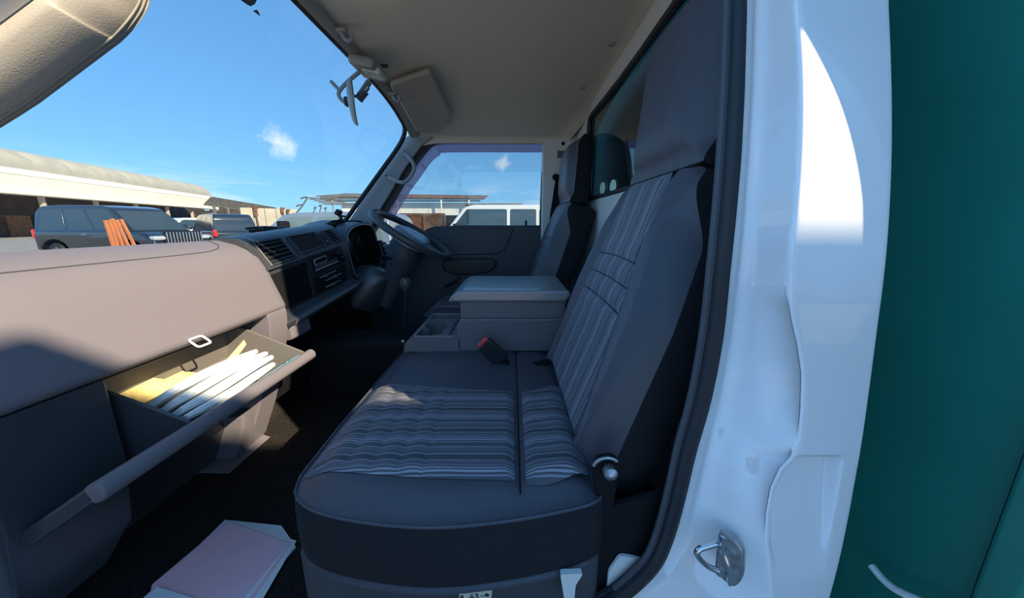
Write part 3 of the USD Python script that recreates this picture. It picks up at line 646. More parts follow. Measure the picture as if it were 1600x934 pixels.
ds = thing("driver_chair", "driver's seat with striped quilted cloth panels, behind the centre console", "seat", (-.1, 1.63, -.67))
n2 = smooth_path([(-.338, 1.45), (-.30, 1.42), (-.1, 1.41), (.13, 1.42)], 4)
plan_d = np.vstack([n2, [(.13, 1.84)], [(-.30, 1.84), (-.338, 1.81)]])
ins_d = np.array([(-.331, 1.48), (.004, 1.48), (.004, 1.78), (-.331, 1.78)])
cushion(ds, plan_d, ins_d, None, dx=-.055)
fr_d = seat_back(ds, .197, .325, [1.405, 1.41, 1.43], [1.845, 1.845, 1.80], [1.475, 1.48, 1.50], [1.79, 1.79, 1.755], (1.45, 1.79, 1.465, 1.775, .285, .13))
part("seat_base", rb((.42, .40, .20), (-.15, 1.63, -.575), .02), M["mat"], ds)

# ---------------------------------------------------------------- centre console on the middle seat
cs = thing("center_console", "grey storage console with a padded lid and cup tray between the seats", "console", (-.1, 1.08, ZB))
body = np.array([(-.163, ZB + .002), (.128, ZB + .002), (.150, -.268), (-.150, -.268), (-.163, -.30)])
part("console_body", xz(rounded(body, .008, 4), .95, 1.225, .006), M["grey"], cs)
part("storage_box", xz(rounded([(-.150, -.270), (.150, -.270), (.158, -.215), (-.150, -.215)], .004, 3), .956, 1.215, .004), M["grey"], cs)
lid = rounded([(-.184, -.217), (.152, -.217), (.168, -.200), (.162, -.184), (-.150, -.184), (-.174, -.200)], [.005, .005, .010, .012, .02, .01], 5)
part("console_lid", xz(lid, .943, 1.228, .006), M["grey_lid"], cs, label="padded pale grey console lid")
tray = rounded([(-.322, ZB + .002), (-.155, ZB + .002), (-.155, -.328), (-.300, -.328), (-.318, -.345)], [.004, .002, .002, .014, .014], 4)
if 0.5 * np.sum(tray[:, 0] * np.roll(tray[:, 1], -1) - np.roll(tray[:, 0], -1) * tray[:, 1]) < 0: tray = tray[::-1]
tb_ = m3.Manifold.extrude(m3.CrossSection([tray]), .285).rotate((90, 0, 0)).translate((0, 1.235, 0))
def cutcyl(x, y, r, d=.034): return m3.Manifold.cylinder(d + .02, r, r * 1.02, 36).translate((x, y, -.328 - d))
holes = cutcyl(-.262, 1.008, .037) + cutcyl(-.243, 1.080, .042) + m3.Manifold.cube((.045, .11, .06)).translate((-.262, .99, -.356))
slot = m3.Manifold.cube((.105, .034, .05)).translate((-.285, 1.165, -.344))
card = m3.Manifold.cube((.020, .17, .01)).translate((-.192, .98, -.333))
tray_m = tm(tb_ - holes - slot - card)
part("cup_tray", tray_m, M["grey"], cs, smooth=30)
rim = [(-.292, .962), (-.168, .962), (-.168, 1.222), (-.292, 1.222)]
rim = rounded(rim, .014, 5)
part("tray_rim", tube(np.c_[rim, np.full(len(rim), -.3275)], .0035, 6, closed=True), M["grey_lid"], cs)
part("tray_knob", turned([(.004, 0), (.006, .004), (.004, .010), (.001, .011)], (-.322, .968, -.345), (-1, -.3, .2), 12), M["steel"], cs)

# belt buckle, spare tongue
b0, b1 = at(788, 566, Y=.865), at(757, 536, Y=.865)
bx = unit(b1 - b0); by = np.array([0, 1.0, 0]); bz = np.cross(bx, by); RB = np.c_[bx, by, bz]
bk = thing("belt_buckle", "black seat belt buckle with a red release button lying by the console", "seat belt buckle", b0)
part("buckle_body", rb((.074, .022, .044), (b0 + b1) / 2 + bx * .004, .005, RB), M["black"], bk)
part("release_button", rb((.012, .014, .034), b1 + bx * .004, .003, RB), M["red"], bk, label="red release button")
part("webbing", loft([[q + (0, -.017, .001), q + (0, .017, .001), q + (0, .017, -.001), q + (0, -.017, -.001)] for q in smooth_path([b0 + bx * .01, b0 + (.02, 0, -.004), b0 + (.03, .0, -.008), b0 + (.038, 0, -.016)], 5)]), M["matte_black"], bk)
sc_ = at(848, 568, Y=.87)
bt = thing("belt_stub", "black seat belt stub with a white tag where cushion meets backrest", "seat belt", sc_)
part("webbing", rb((.05, .022, .010), sc_ + (.0, 0, .002), .004, rotm((0, 0, 1), 25)), M["matte_black"], bt)
part("tag", rb((.018, .012, .002), sc_ + (-.004, -.016, -.004), .0008, rotm((0, 0, 1), 20), seg=6), M["white_plastic"], bt)

# gear lever
g0 = at(634, 444, Y=1.27)
gl = thing("gear_lever", "black floor gear lever with a glossy round knob", "gear lever", g0 + (-.03, 0, -.38))
part("knob", turned([(.001, -.026), (.010, -.024), (.019, -.010), (.0225, .004), (.019, .017), (.010, .024), (.001, .026)], g0, (0, 0, 1), 24), M["wheel_rim"], gl)
part("stick", tube(smooth_path([g0 + (0, 0, -.02), g0 + (-.006, 0, -.10), g0 + (-.02, 0, -.22), g0 + (-.03, 0, -.33)], 5), .0065, 10), M["black"], gl)
part("gaiter", turned([(.055, 0), (.050, .03), (.036, .045), (.034, .06), (.022, .075), (.012, .10)], g0 + (-.03, 0, -.385), (0, 0, 1), 24), M["matte_black"], gl)
single("engine_cover", rb((.42, .16, .26), (-.57, 1.27, -.55), .03), M["matte_black"], "black floor tunnel carrying the gear lever", "tunnel")

# ================================================================ dashboard
db = thing("dashboard", "right-hand-drive dashboard with a pale passenger pod and dark centre stack", "dashboard", (-.75, 1.1, -.66))
pod = np.array([(-.915, -.075), (-.90, -.055), (-.86, -.046), (-.82, -.044), (-.775, -.056), (-.745, -.071), (-.722, -.092), (-.704, -.122), (-.690, -.162), (-.676, -.200), (-.666, -.228), (-.664, -.237), (-.672, -.247), (-.72, -.252), (-.915, -.252)])
def pod_sec(y, ins): q = inset(pod[::-1], ins); return np.c_[q[:, 0], np.full(len(q), y), q[:, 1]]
secs = [pod_sec(y, i) for y, i in ((.365, .02), (.368, .008), (.378, 0), (.5, 0), (.7, 0), (.85, 0), (.950, 0), (.966, .0015), (.976, .005), (.983, .011), (.986, .020))]
part("passenger_pod", loft(secs), M["pod"], db, smooth=40, label="pale grey-pink rounded passenger side pod")
# airbag-style lid line on the pod
def podtop(x): return np.interp(x, pod[:10, 0], pod[:10, 1])
lidl = smooth_path([(-.745, .38), (-.747, .6), (-.750, .80), (-.757, .868), (-.775, .905), (-.81, .922), (-.85, .930)], 8)
part("pod_seam", tube([(x, y, podtop(x) + .0006) for x, y in lidl], .0013, 6), M["rubber_grey"], db)
# lower right leg of the dash
leg = np.array([(-.915, -.22), (-.70, -.22), (-.668, -.234), (-.6642, -.243), (-.6632, -.264), (-.666, -.30), (-.673, -.335), (-.702, -.43), (-.735, -.53), (-.785, -.645), (-.800, -.663), (-.915, -.663)])
part("dash_leg", prism(leg, (0, .892, 0), (1, 0, 0), (0, 0, 1), (0, .077, 0), .004), M["pod"], db, label="pale lower leg of the dash beside the open glovebox")
part("leg_foot", prism([(-.90, -.662), (-.90, -.652), (-.80, -.652), (-.772, -.664)], (0, .80, 0), (1, 0, 0), (0, 0, 1), (0, .165, 0), .002), M["pod"], db)
leg2 = np.array([(-.915, -.52), (-.74, -.52), (-.762, -.60), (-.79, -.655), (-.915, -.66)])
part("knee_panel", prism(leg2, (0, .845, 0), (1, 0, 0), (0, 0, 1), (0, .05, 0), .008), M["pod"], db)
# near side frame of the glovebox opening, cavity lining
part("opening_frame", prism([(-.915, -.25), (-.672, -.25), (-.672, -.40), (-.690, -.52), (-.76, -.62), (-.915, -.66)], (0, .37, 0), (1, 0, 0), (0, 0, 1), (0, .150, 0), .006), M["dash"], db)
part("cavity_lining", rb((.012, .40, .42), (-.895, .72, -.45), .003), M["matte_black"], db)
part("lower_dash", prism([(-.91, -.50), (-.80, -.50), (-.80, -.56), (-.84, -.65), (-.91, -.66)], (0, .50, 0), (1, 0, 0), (0, 0, 1), (0, .345, 0), .006), M["dash"], db)
# the open glovebox drawer
HX, HZ, TIP = -.716, -.455, 56.0
ct, st_ = math.cos(math.radians(TIP)), math.sin(math.radians(TIP))
def dw(x, z): return np.array([HX + x * ct + z * st_, HZ - x * st_ + z * ct])
def dpoly(p): return np.array([dw(*q) for q in p])
gb = part("glovebox_drawer", xz(rounded(dpoly([(.006, .0), (.012, .05), (.012, .185), (-.010, .188), (-.012, .0)]), .004, 3), .385, .880, .005), M["dash"], db, label="glovebox drawer hanging open")
part("drawer_lip", xz(rounded(dpoly([(-.012, .178), (.012, .172), (.018, .182), (.016, .200), (.004, .206), (-.010, .202)]), .007, 4), .385, .887, .006), M["pod"], gb)
side = dpoly([(-.010, .012), (-.010, .190), (-.165, .092), (-.172, .06), (-.12, .004)])
part("drawer_side", xz(rounded(side, .008, 4), .533, .540), M["dash"], gb)
part("drawer_side", xz(rounded(side, .008, 4), .866, .873), M["binliner"], gb)
part("drawer_back", xz(dpoly([(-.158, .096), (-.163, .094), (-.172, .06), (-.12, .004), (-.115, .008), (-.166, .06)]), .537, .870), M["binliner"], gb)
part("drawer_bottom", xz(dpoly([(-.010, .010), (-.120, .004), (-.120, .009), (-.010, .016)]), .537, .870), M["binliner"], gb)
lp = at(312, 536, X=-.655)
lt = rounded([(-.0155, -.013), (.0155, -.013), (.0155, .012), (-.0155, .012)], .006, 4)
lt = np.array([lt[i] + (lt[(i + 1) % len(lt)] - lt[i]) * t for i in range(len(lt)) for t in (0, .5)])
part("latch_loop", tube([(lp[0] + b * .75 + .002, lp[1] + a, lp[2] + .004 - b * .62) for a, b in lt], .0024, 8, closed=True), M["white_plastic"], db, label="pale wire latch loop under the pod lip")
hk = at(394, 500, Y=.885)
part("opening_hook", tube(smooth_path([hk + (-.01, 0, .012), hk + (.004, -.006, .004), hk + (.010, -.008, -.004), hk + (.002, -.01, -.008)], 4), .003, 8), M["black"], db)

# centre stack
def kk(y): return np.clip((y - 1.0) / .46, -.1, 1.2)
def stack_sec(y):
    k = kk(y)
    return [(-.93, -.075 + .04 * k), (-.90, -.050 + .04 * k), (-.83, -.036 + .036 * k), (-.79, -.034 + .034 * k), (-.765, -.040 + .032 * k), (-.752, -.050 + .030 * k),
            (-.704, -.122 + .052 * k), (-.702, -.128 + .052 * k), (-.712, -.132 + .052 * k), (-.700, -.270 + .036 * k), (-.690, -.276 + .036 * k), (-.668, -.280 + .036 * k), (-.662, -.286 + .036 * k), (-.668, -.302 + .036 * k), (-.72, -.312 + .036 * k), (-.93, -.312 + .036 * k)]
part("dash_body", loft([[(x, y, z) for x, z in stack_sec(y)] for y in np.linspace(.962, 1.475, 24)]), M["dash"], db, smooth=35)
def bez(y, t, o=0.0):
    k = kk(y); a, b = np.array([-.752, -.050 + .030 * k]), np.array([-.704, -.122 + .052 * k]); d = unit(b - a); n = np.array([-d[1], d[0]])
    q = a + (b - a) * t + n * o; return np.array([q[0], y, q[1]])
def rad(y, t, o=0.0):
    k = kk(y); a, b = np.array([-.712, -.132 + .052 * k]), np.array([-.700, -.270 + .036 * k]); d = unit(b - a); n = np.array([-d[1], d[0]])
    q = a + (b - a) * t + n * o; return np.array([q[0], y, q[1]])
def plate(fn, y0, y1, t0, t1, o0, o1, mat, name, parent, rr=.12, lab=None, bev=.25):
    ps_ = rounded([(y0, t0), (y1, t0), (y1, t1), (y0, t1)], [0.012] * 4, 4) if rr else np.array([(y0, t0), (y1, t0), (y1, t1), (y0, t1)])
    lo = [[fn(a, b, o) for a, b in inset(ps_, i)] for i, o in ((0, o0), (0, o0 + (o1 - o0) * .7), (.0015, o1))]
    return part(name, loft(lo), mat, parent, label=lab)
def vent(y0, y1, n, name="air_vent"):
    v = plate(bez, y0, y1, .08, .92, .0, .0012, M["matte_black"], name, db, lab=None)
    for a, b, c, d in ((y0 - .004, y1 + .004, .02, .08), (y0 - .004, y1 + .004, .92, .98), (y0 - .006, y0, .02, .98), (y1, y1 + .006, .02, .98)):
        plate(bez, a, b, c, d, .0, .006, M["dash"], "vent_frame", v, rr=0)
    for i in range(n):
        t = .08 + .84 * (i + .5) / n
        sl = loft([[bez(y, t - .035, .001), bez(y, t + .02, .006), bez(y, t + .04, .005), bez(y, t - .01, .0005)] for y in (y0, y1)])
        part("slat", sl, M["dash"], v)
    part("slat_tab", rb((.006, .008, .006), bez((y0 + y1) / 2, .5, .007), .002), M["black"], v)
vent(.995, 1.108, 5)
vent(1.362, 1.425, 5)
dsp = plate(bez, 1.150, 1.302, .06, .84, .0, .0015, M["screen"], "display_panel", db)
for a, b, c, d in ((1.146, 1.306, .02, .06), (1.146, 1.306, .84, .90), (1.144, 1.150, .02, .90), (1.302, 1.308, .02, .90)):
    plate(bez, a, b, c, d, .0, .005, M["dash"], "display_frame", dsp, rr=0)
plate(bez, 1.322, 1.346, .12, .88, .0, .0025, M["black"], "switch_panel", db)
part("hazard_switch", rb((.008, .014, .012), bez(1.334, .7, .003), .003), M["grey"], db)
plate(rad, .985, 1.165, .10, .93, .0, .0018, M["matte_black"], "blank_panel", db)
ra = plate(rad, 1.185, 1.425, .04, .46, .0, .006, M["black"], "radio", db, lab="black car radio with a small display and two knobs")
plate(rad, 1.205, 1.290, .10, .26, .006, .0075, M["print_grey"], "radio_display", ra)
plate(rad, 1.211, 1.284, .13, .23, .0075, .0082, M["screen"], "radio_screen", ra)
plate(rad, 1.205, 1.370, .35, .39, .006, .0085, M["print_grey"], "cassette_slot", ra, rr=0)
for i in range(6): plate(rad, 1.208 + .027 * i, 1.229 + .027 * i, .285, .325, .006, .0085, M["grey"], "button", ra, rr=0)
for y, t in ((1.372, .16), (1.402, .30)):
    c = rad(y, t, .006); n_ = unit(rad(y, t, .02) - c)
    part("radio_knob", turned([(.012, 0), (.011, .010), (.009, .013), (.001, .0135)], c, n_, 20), M["black"], ra)
hv = plate(rad, 1.185, 1.425, .52, .94, .0, .004, M["black"], "heater_panel", db)
for t, a, b in ((.57, 1.23, 1.34), (.70, 1.26, 1.38), (.86, 1.25, 1.36)):
    plate(rad, a, b, t, t + .025, .004, .0055, M["print_grey"], "slider_track", hv, rr=0)
for y, t in ((1.26, .585), (1.33, .715), (1.30, .875)): part("slider_knob", rb((.010, .012, .010), rad(y, t + .0, .008), .003), M["grey"], hv)
part("stack_shelf", prism([(-.70, -.285), (-.664, -.283), (-.656, -.290), (-.668, -.306), (-.70, -.310)], (0, 1.005, 0), (1, 0, 0), (0, 0, 1), (0, .43, .036), .003), M["grey"], db)
part("ashtray", prism(rounded([(-.70, -.306), (-.672, -.303), (-.668, -.345), (-.70, -.352)], .008, 4), (0, .985, 0), (1, 0, 0), (0, 0, 1), (0, .10, 0), .004), M["pod"], db)
part("stack_lower", loft([[(-.93, y, -.30), (-.715, y, -.30), (-.725, y, -.42), (-.77, y, -.56), (-.93, y, -.60)] for y in (.962, 1.2, 1.47)]), M["matte_black"], db)

# driver's side: body, hood, gauge face
def drv(y):
    k = sm(y, 1.455, 1.56) - sm(y, 1.80, 1.88) * .8
    return [(-.95, -.05 + .03 * k), (-.90, -.012 + .02 * k), (-.84, .0 + .018 * k), (-.79, .0 + .018 * k), (-.80, -.008 + .016 * k), (-.80, -.03), (-.80, -.15), (-.790, -.25), (-.79, -.30), (-.95, -.32)]
part("dash_body", loft([[(x, y, z) for x, z in drv(y)] for y in np.linspace(1.455, 1.875, 24)]), M["dash"], db, smooth=40)
GX = -.715
rimp = np.array([at(a, b, X=GX)[1:] for a, b in ((541, 378), (544, 363), (555, 353), (572, 350), (583, 356), (589, 376), (596, 403), (590, 419), (573, 428), (560, 433), (553, 424), (546, 400))])
rim_s = smooth_path(np.vstack([rimp, rimp[:1]]), 5)[:-1]
def gl_(o, x): q = inset(rim_s, o); return np.c_[np.full(len(q), x), q]
hood = part("gauge_hood", loft([gl_(.012, -.78), gl_(.010, -.735), gl_(.004, GX - .004), gl_(0, GX), gl_(-.006, GX - .003), gl_(-.012, -.775)], caps=False), M["dash"], db, smooth=50, label="hooded instrument binnacle")
part("gauge_face", prism(inset(rim_s, .008), (-.778, 0, 0), (0, 1, 0), (0, 0, 1), (.006, 0, 0)), M["matte_black"], hood)
for k, (a, r) in enumerate(((.34, .040), (.66, .040), (.5, .018))):
    c = np.array([-.770, rim_s[:, 0].min() * (1 - a) + rim_s[:, 0].max() * a, (-.10, -.10, -.17)[k]])
    part("gauge_dial", turned([(r, 0), (r, .004), (r - .003, .005), (r - .004, .002), (.001, .002)], c, (1, 0, 0), 26), M["black"], hood)
part("hood_lining", loft([gl_(.016, -.776), gl_(.0135, -.74), gl_(.0052, GX - .003)], caps=False), M["matte_black"], hood)
part("hood_rim", tube(gl_(.001, GX + .001), .0036, 8, closed=True), M["grey_lid"], hood, label="thin grey rim of the instrument hood")
part("binnacle_shelf", tube(smooth_path([at(553, 427, X=-.705), at(566, 434, X=-.70), at(582, 428, X=-.70), at(596, 418, X=-.705)], 6), .005, 8), M["grey"], hood)
sv = at(597, 390, X=-.695)
sp_ = part("side_switch_pod", rb((.03, .045, .10), sv, .012, rotm((0, 1, 0), -12)), M["black"], db)
for i in range(4): part("switch_key", rb((.006, .030, .014), sv + (.017 + .003 * i, 0, .034 - .022 * i), .002), M["grey"], sp_)
part("column_cowl", loft([[(x + r * math.cos(a), 1.60 + .9 * r * math.sin(a), z + .45 * r * math.cos(a) * -1) for a in np.linspace(0, 2 * np.pi, 28)[:-1]] for x, z, r in ((-.76, -.36, .11), (-.72, -.31, .105), (-.67, -.25, .09), (-.635, -.22, .07), (-.62, -.21, .04))]), M["dash"], db, smooth=60)
part("lower_dash", loft([[(-.93, y, -.29), (-.745, y, -.29), (-.75, y, -.36), (-.80, y, -.45), (-.93, y, -.47)] for y in (1.46, 1.7, 1.875)]), M["matte_black"], db)

# steering wheel
wn = unit((.53, 0, .848)); wc = np.array([-.466, 1.62, -.050]); wa = unit((.848, 0, -.53)); wb_ = np.array([0, 1.0, 0])
def wp(a, r, h=0.0): return wc + wa * r * math.cos(a) + wb_ * r * math.sin(a) + wn * h
sw = thing("steering_wheel", "black two-spoke steering wheel laid back like a van's", "steering wheel", wc - wn * .2)
part("rim", tube([wp(a, .193) for a in np.linspace(0, 2 * np.pi, 73)[:-1]], .0165, 12, closed=True), M["wheel_rim"], sw, smooth=60)
pad_o = rounded([(-.060, -.095), (.045, -.125), (.085, -.07), (.085, .07), (.045, .125), (-.060, .095), (-.090, .0)], .04, 5)
part("hub_pad", loft([[wc + wa * x + wb_ * y + wn * (h + .002 * 0) for x, y in inset(pad_o, i)] for i, h in ((.0, -.040), (.0, -.008), (.004, .004), (.014, .010), (.035, .013))]), M["wheel_face"], sw, smooth=50)
for s in (-1, 1):
    part("spoke", loft([[wc + wa * (x0 + w * q) + wb_ * (s * r) + wn * h for q, h in ((-1, -.012), (-1, -.002), (1, -.002), (1, -.012))] for r, x0, w in ((.07, .0, .035), (.13, .012, .024), (.185, .018, .022))]), M["wheel_face"], sw)
part("spoke", loft([[wc + wa * r + wb_ * (w * q) + wn * h for q, h in ((-1, -.014), (-1, -.004), (1, -.004), (1, -.014))] for r, w in ((.045, .05), (.12, .035), (.186, .03))]), M["wheel_rim"], sw)
part("pad_emblem", cat(*[rb((.006, .007, .0015), wc + wa * .002 + wb_ * (-.02 + .010 * i) + wn * .0128, .0006, np.c_[wa, wb_, wn], seg=6) for i in range(5)]), M["print_grey"], sw)
cax = unit((-.42, 0, -.91))
part("column_shroud", loft([[wc - wn * .03 + cax * d + wa * r * math.cos(a) * .9 + wb_ * r * math.sin(a) for a in np.linspace(0, 2 * np.pi, 28)[:-1]] for d, r in ((.0, .058), (.012, .080), (.05, .087), (.10, .083), (.15, .064), (.34, .045))]), M["door_trim"], sw, smooth=60)
kc = at(640, 396, Y=1.55); part("ignition_barrel", turned([(.012, 0), (.012, .006), (.006, .007), (.001, .007)], kc + (0, .008, 0), (0, -1, 0), 16), M["black"], sw)
part("column_stalk", tube(smooth_path([wc + cax * .07 + wb_ * .05, wc + cax * .06 + wb_ * .12 - wa * .03, wc + cax * .05 + wb_ * .19 - wa * .05], 4), .007, 8), M["black"], sw)
part("column_stalk", tube(smooth_path([at(620, 405, Y=1.56), at(607, 403, Y=1.54), at(594, 398, Y=1.53)], 4), .007, 8), M["black"], sw)

# ================================================================ overhead things
vis_pts = [at(607, 128, Z=.480), at(672, 108, Z=.480), at(706, 177, Z=.462), at(684, 197, Z=.452), at(650, 197, Z=.450)]
dvz = thing("sun_visor", "beige vinyl sun visor folded up above the driver", "sun visor", (-.36, 1.5, .45))
vp = rounded([q[:2] for q in vis_pts], [.03, .025, .03, .015, .02], 6)
def vz(x, y, o): return float(zc(y)) - .012 - o
def vslab(p, o0, o1, r): return loft([[(x, y, vz(x, y, o)) for x, y in inset(p, i)] for i, o in ((r, o0), (r * .3, o0 + r * .3), (0, o0 + r), (0, o1 - r), (r * .3, o1 - r * .3), (r, o1))])
part("visor_panel", vslab(vp, .004, .022, .007), M["visor"], dvz, smooth=60)
part("visor_strap", tube(smooth_path([(*at(a, b, Z=.455)[:2], vz(*at(a, b, Z=.455)[:2], .0225)) for a, b in ((613, 153), (624, 156), (640, 156), (655, 152), (664, 148))], 4), .0022, 6), M["rubber"], dvz)
def hook(c, name, lab):
    t = thing(name, lab, "visor clip", c, "visor clips")
    part("clip_base", rb((.026, .020, .010), c + (0, 0, .004), .004), M["header"], t)
    part("clip_hook", tube(smooth_path([c + (0, 0, .0), c + (.004, .002, -.012), c + (.016, .004, -.018), c + (.024, .004, -.010), c + (.022, .004, .0)], 4), .005, 8), M["trim"], t)
hook(at(614, 149, Z=.458), "visor_clip_hook", "grey hook holding the driver's sun visor, at its inner corner")
hook(at(534, 50, Z=.478), "visor_clip_hook", "empty grey visor hook on the headliner, nearer than the map lamp")
# map lamp
ml = thing("map_lamp", "beige map lamp with a pale square lens at the top of the windscreen", "lamp", at(578, 104, Z=.455))
c = at(573, 102, Z=.468)
R_ = rotm((0, 1, 0), 12)
part("lamp_body", rb((.075, .115, .028), c + (.0, .01, -.004), .009, R_), M["header"], ml)
part("lamp_lens", rb((.055, .060, .016), at(585, 114, Z=.450), .004, R_), M["lens"], ml, label="pale cream lamp lens")
part("lamp_switch", rb((.020, .014, .008), at(601, 103, Z=.462), .003), M["black"], ml)
# inside mirror
mr = thing("rear_view_mirror", "room mirror on a bent arm hanging at the top of the windscreen, seen edge-on", "mirror", at(552, 160, Y=1.16))
pth = [at(a, b, Y=1.16) for a, b in ((562, 112), (551, 121), (539, 132), (530, 143), (530, 151), (536, 158), (543, 160))]
part("mirror_arm", tube(smooth_path(pth, 5), .0058, 10), M["trim"], mr)
part("mirror_arm", tube([at(517, 127, Y=1.16), at(530, 141, Y=1.16)], .0055, 10), M["trim"], mr)
part("ball_socket", rb((.016, .020, .026), at(543, 159, Y=1.16), .004), M["rubber"], mr)
m0, m1 = at(550, 133, Y=1.14), at(556, 190, Y=1.14); mc = (m0 + m1) / 2; mz = unit(m0 - m1); mx = unit(np.cross(unit(mc) + (.03, 0, 0), mz)); my = np.cross(mz, mx)
mh = np.linalg.norm(m0 - m1); ell = np.array([(.105 * math.copysign(abs(math.cos(a)) ** .6, math.cos(a)), mh / 2 * math.copysign(abs(math.sin(a)) ** .75, math.sin(a))) for a in np.linspace(0, 2 * np.pi, 48)[:-1]])
part("mirror_shell", loft([[mc + my * x + mz * y + mx * h for x, y in inset(ell, i)] for i, h in ((.030, -.014), (.012, -.011), (.002, -.004), (0, .002), (.002, .004))]), M["trim"], mr, smooth=50)
part("mirror_face", loft([[mc + my * x + mz * y + mx * h for x, y in inset(ell, i)] for i, h in ((.004, .0035), (.004, .0045), (.006, .005))]), M["mirror"], mr)
et = at(566, 147, Y=1.2)
ea = thing("toll_sensor", "small grey sensor stuck inside the windscreen beside the mirror", "sensor", et)
part("sensor_body", cyl(et + (-.014, 0, -.016), et + (.010, 0, .010), .013, 18), M["grey"], ea)
part("sensor_cap", cyl(et + (.008, 0, .008), et + (.020, 0, .021), .008, 14), M["steel"], ea)
part("sensor_foot", rb((.008, .03, .04), et + (.014, .0, .022), .003, rotm((0, 1, 0), 40)), M["trim"], ea)
# windscreen stickers
def sticker(pxs, lab, mat):
    pts = []
    for a, b in pxs:
        Y = .75
        for _ in range(8): p = at(a, b, Y=Y); d = float(glx(p[1], p[2])) + .002; Y *= d / p[0]
        pts.append(at(a, b, Y=Y))
    pts = np.array(pts); c = pts.mean(0); n = unit((.76, 0, -.65)); u = np.array([0, 1.0, 0]); v = np.cross(n, u)
    single("windscreen_sticker", prism([((q - c).dot(u), (q - c).dot(v)) for q in pts], c, u, v, n * .0012), mat, lab, "sticker")
M["sticker"] = plain("sticker_back", (.10, .13, .17), .6)
sticker([(374, -14), (376, 0), (383, 5), (390, 9), (397, 6), (401, -1), (400, -14)], "dark round-cornered inspection sticker at the top of the windscreen", M["sticker"])
sticker([(395, 17), (401, 15), (404, 19), (406, 25), (401, 21)], "tiny triangular sticker scrap just below the inspection sticker", M["sticker"])
# grab handle
gh = thing("grab_handle", "grey assist handle bolted to the windscreen pillar beside the driver", "grab handle", at(630, 262, Y=1.77))
pth = [at(a, b, Y=y) for a, b, y in ((632, 238, 1.785), (640, 246, 1.765), (647, 258, 1.755), (646, 268, 1.75), (639, 279, 1.75), (630, 285, 1.75), (618, 282, 1.76), (606, 276, 1.785))]
part("handle_bar", tube(smooth_path(pth, 5), np.concatenate([[.0125], np.full(34, .0095), [.0125]]), 10), M["trim"], gh, smooth=60)
for a, b in ((633, 239), (605, 275)):
    c = at(a, b, Y=1.785); part("end_boss", rb((.030, .014, .026), c, .006, rotm((0, 1, 0), -55)), M["trim"], gh)
    part("screw", cyl(c + (0, -.012, 0), c + (0, -.006, 0), .0055, 14), M["black"], gh)
# things at the windscreen foot
wm = at(532, 341, Y=1.62)
pm = thing("phone_mount", "small black clamp mount standing at the driver's end of the dash top", "mount", wm + (0, 0, -.03))
part("mount_base", turned([(.020, 0), (.018, .006), (.006, .012)], (wm[0], wm[1], .012), (0, 0, 1), 18), M["black"], pm)
part("mount_arm", tube(smooth_path([(wm[0], wm[1], .02), wm + (.004, 0, -.004), wm + (-.006, 0, .018)], 4), .007, 8), M["black"], pm)
part("mount_clamp", cat(rb((.020, .034, .026), wm + (-.006, 0, .026), .004, rotm((0, 1, 0), 30)), rb((.016, .03, .008), wm + (.012, 0, .010), .003)), M["black"], pm)
wpth = smooth_path([(-.99, 1.78, -.075), (-.975, 1.62, -.05), (-.965, 1.50, -.036), (-.96, 1.36, -.030), (-.962, 1.27, -.034)], 6)
wi = thing("wiper", "black windscreen wiper lying along the foot of the windscreen", "wiper", (-.97, 1.3, -.06))
part("wiper_blade", tube(wpth + (0, 0, .008), .006, 8), M["matte_black"], wi)
part("wiper_arm", tube(wpth[::2] + (-.012, 0, .018), .005, 8), M["black"], wi)
for i in (3, 9, 15, 20): part("wiper_link", rb((.02, .012, .012), wpth[i] + (-.006, 0, .013), .003), M["rubber_grey"], wi)
part_c = thing("cowl", "black slotted cowl panel outside the foot of the windscreen", "cowl panel", (-1.0, 1.1, -.1))
part("cowl_panel", sheet([[(-.97 - .10 * t, y, -.085 - .05 * t) for t in np.linspace(0, 1, 6)] for y in np.linspace(.4, 1.85, 20)], .01), M["matte_black"], part_c)

# ================================================================ papers
def leaf(pts, t, mat, name, lab, catg, group=None):
    pts = np.asarray(pts, float); c = pts.mean(0); n = unit(np.cross(pts[1] - pts[0], pts[2] - pts[0])); u = unit(pts[1] - pts[0]); v = np.cross(n, u)
    return single(name, prism([((q - c).dot(u), (q - c).dot(v)) for q in pts], c - n * t / 2, u, v, n * t), mat, lab, catg, group)
# inside the drawer: documents standing along the front panel, leaning with it
labs = ["white folded document standing against the glovebox front, foremost of its row", "white document sleeve second from the glovebox front", "thick white booklet third from the glovebox front", "white document rearmost of the glovebox row"]
for i in range(4):
    x = -.024 - .019 * i; y0, y1 = .560 + .006 * i, (.792, .815, .822, .806)[i]; ztop = .166 - .008 * i
    loops = []
    for y in np.linspace(y0, y1, 16):
        w = .0055 + .0035 * (1 - abs(2 * (y - y0) / (y1 - y0) - 1) ** 3); o = .003 * math.sin(4.5 * (y - y0) / (y1 - y0) + i)
        e = .003 * math.sin(9 * y + i * 2)
        loops.append([dw(x + o + a, b) for a, b in ((-w, .03), (-w, ztop - .004 + e), (-w * .4, ztop + e), (w * .4, ztop + e), (w, ztop - .004 + e), (w, .03))])
    lo = [[(q[0], y, q[1]) for q in L] for L, y in zip(loops, np.linspace(y0, y1, 16))]
    single("document", loft(lo), M["paper"], labs[i], "document")
cc = [(*dw(-.018, .192), .80), (*dw(-.018, .200), .862), (*dw(-.018, .10), .862), (*dw(-.018, .10), .80)]
single("blue_card", prism([(.74, .0), (.860, .0), (.860, .10), (.855, .108), (.74, .096)], np.array([dw(-.013, .075)[0], 0, dw(-.013, .075)[1]]), (0, 1, 0), np.array([st_, 0, ct]), np.array([ct, 0, -st_]) * .002), M["card_blue"], "cyan card edge beside the white documents in the glovebox", "card")
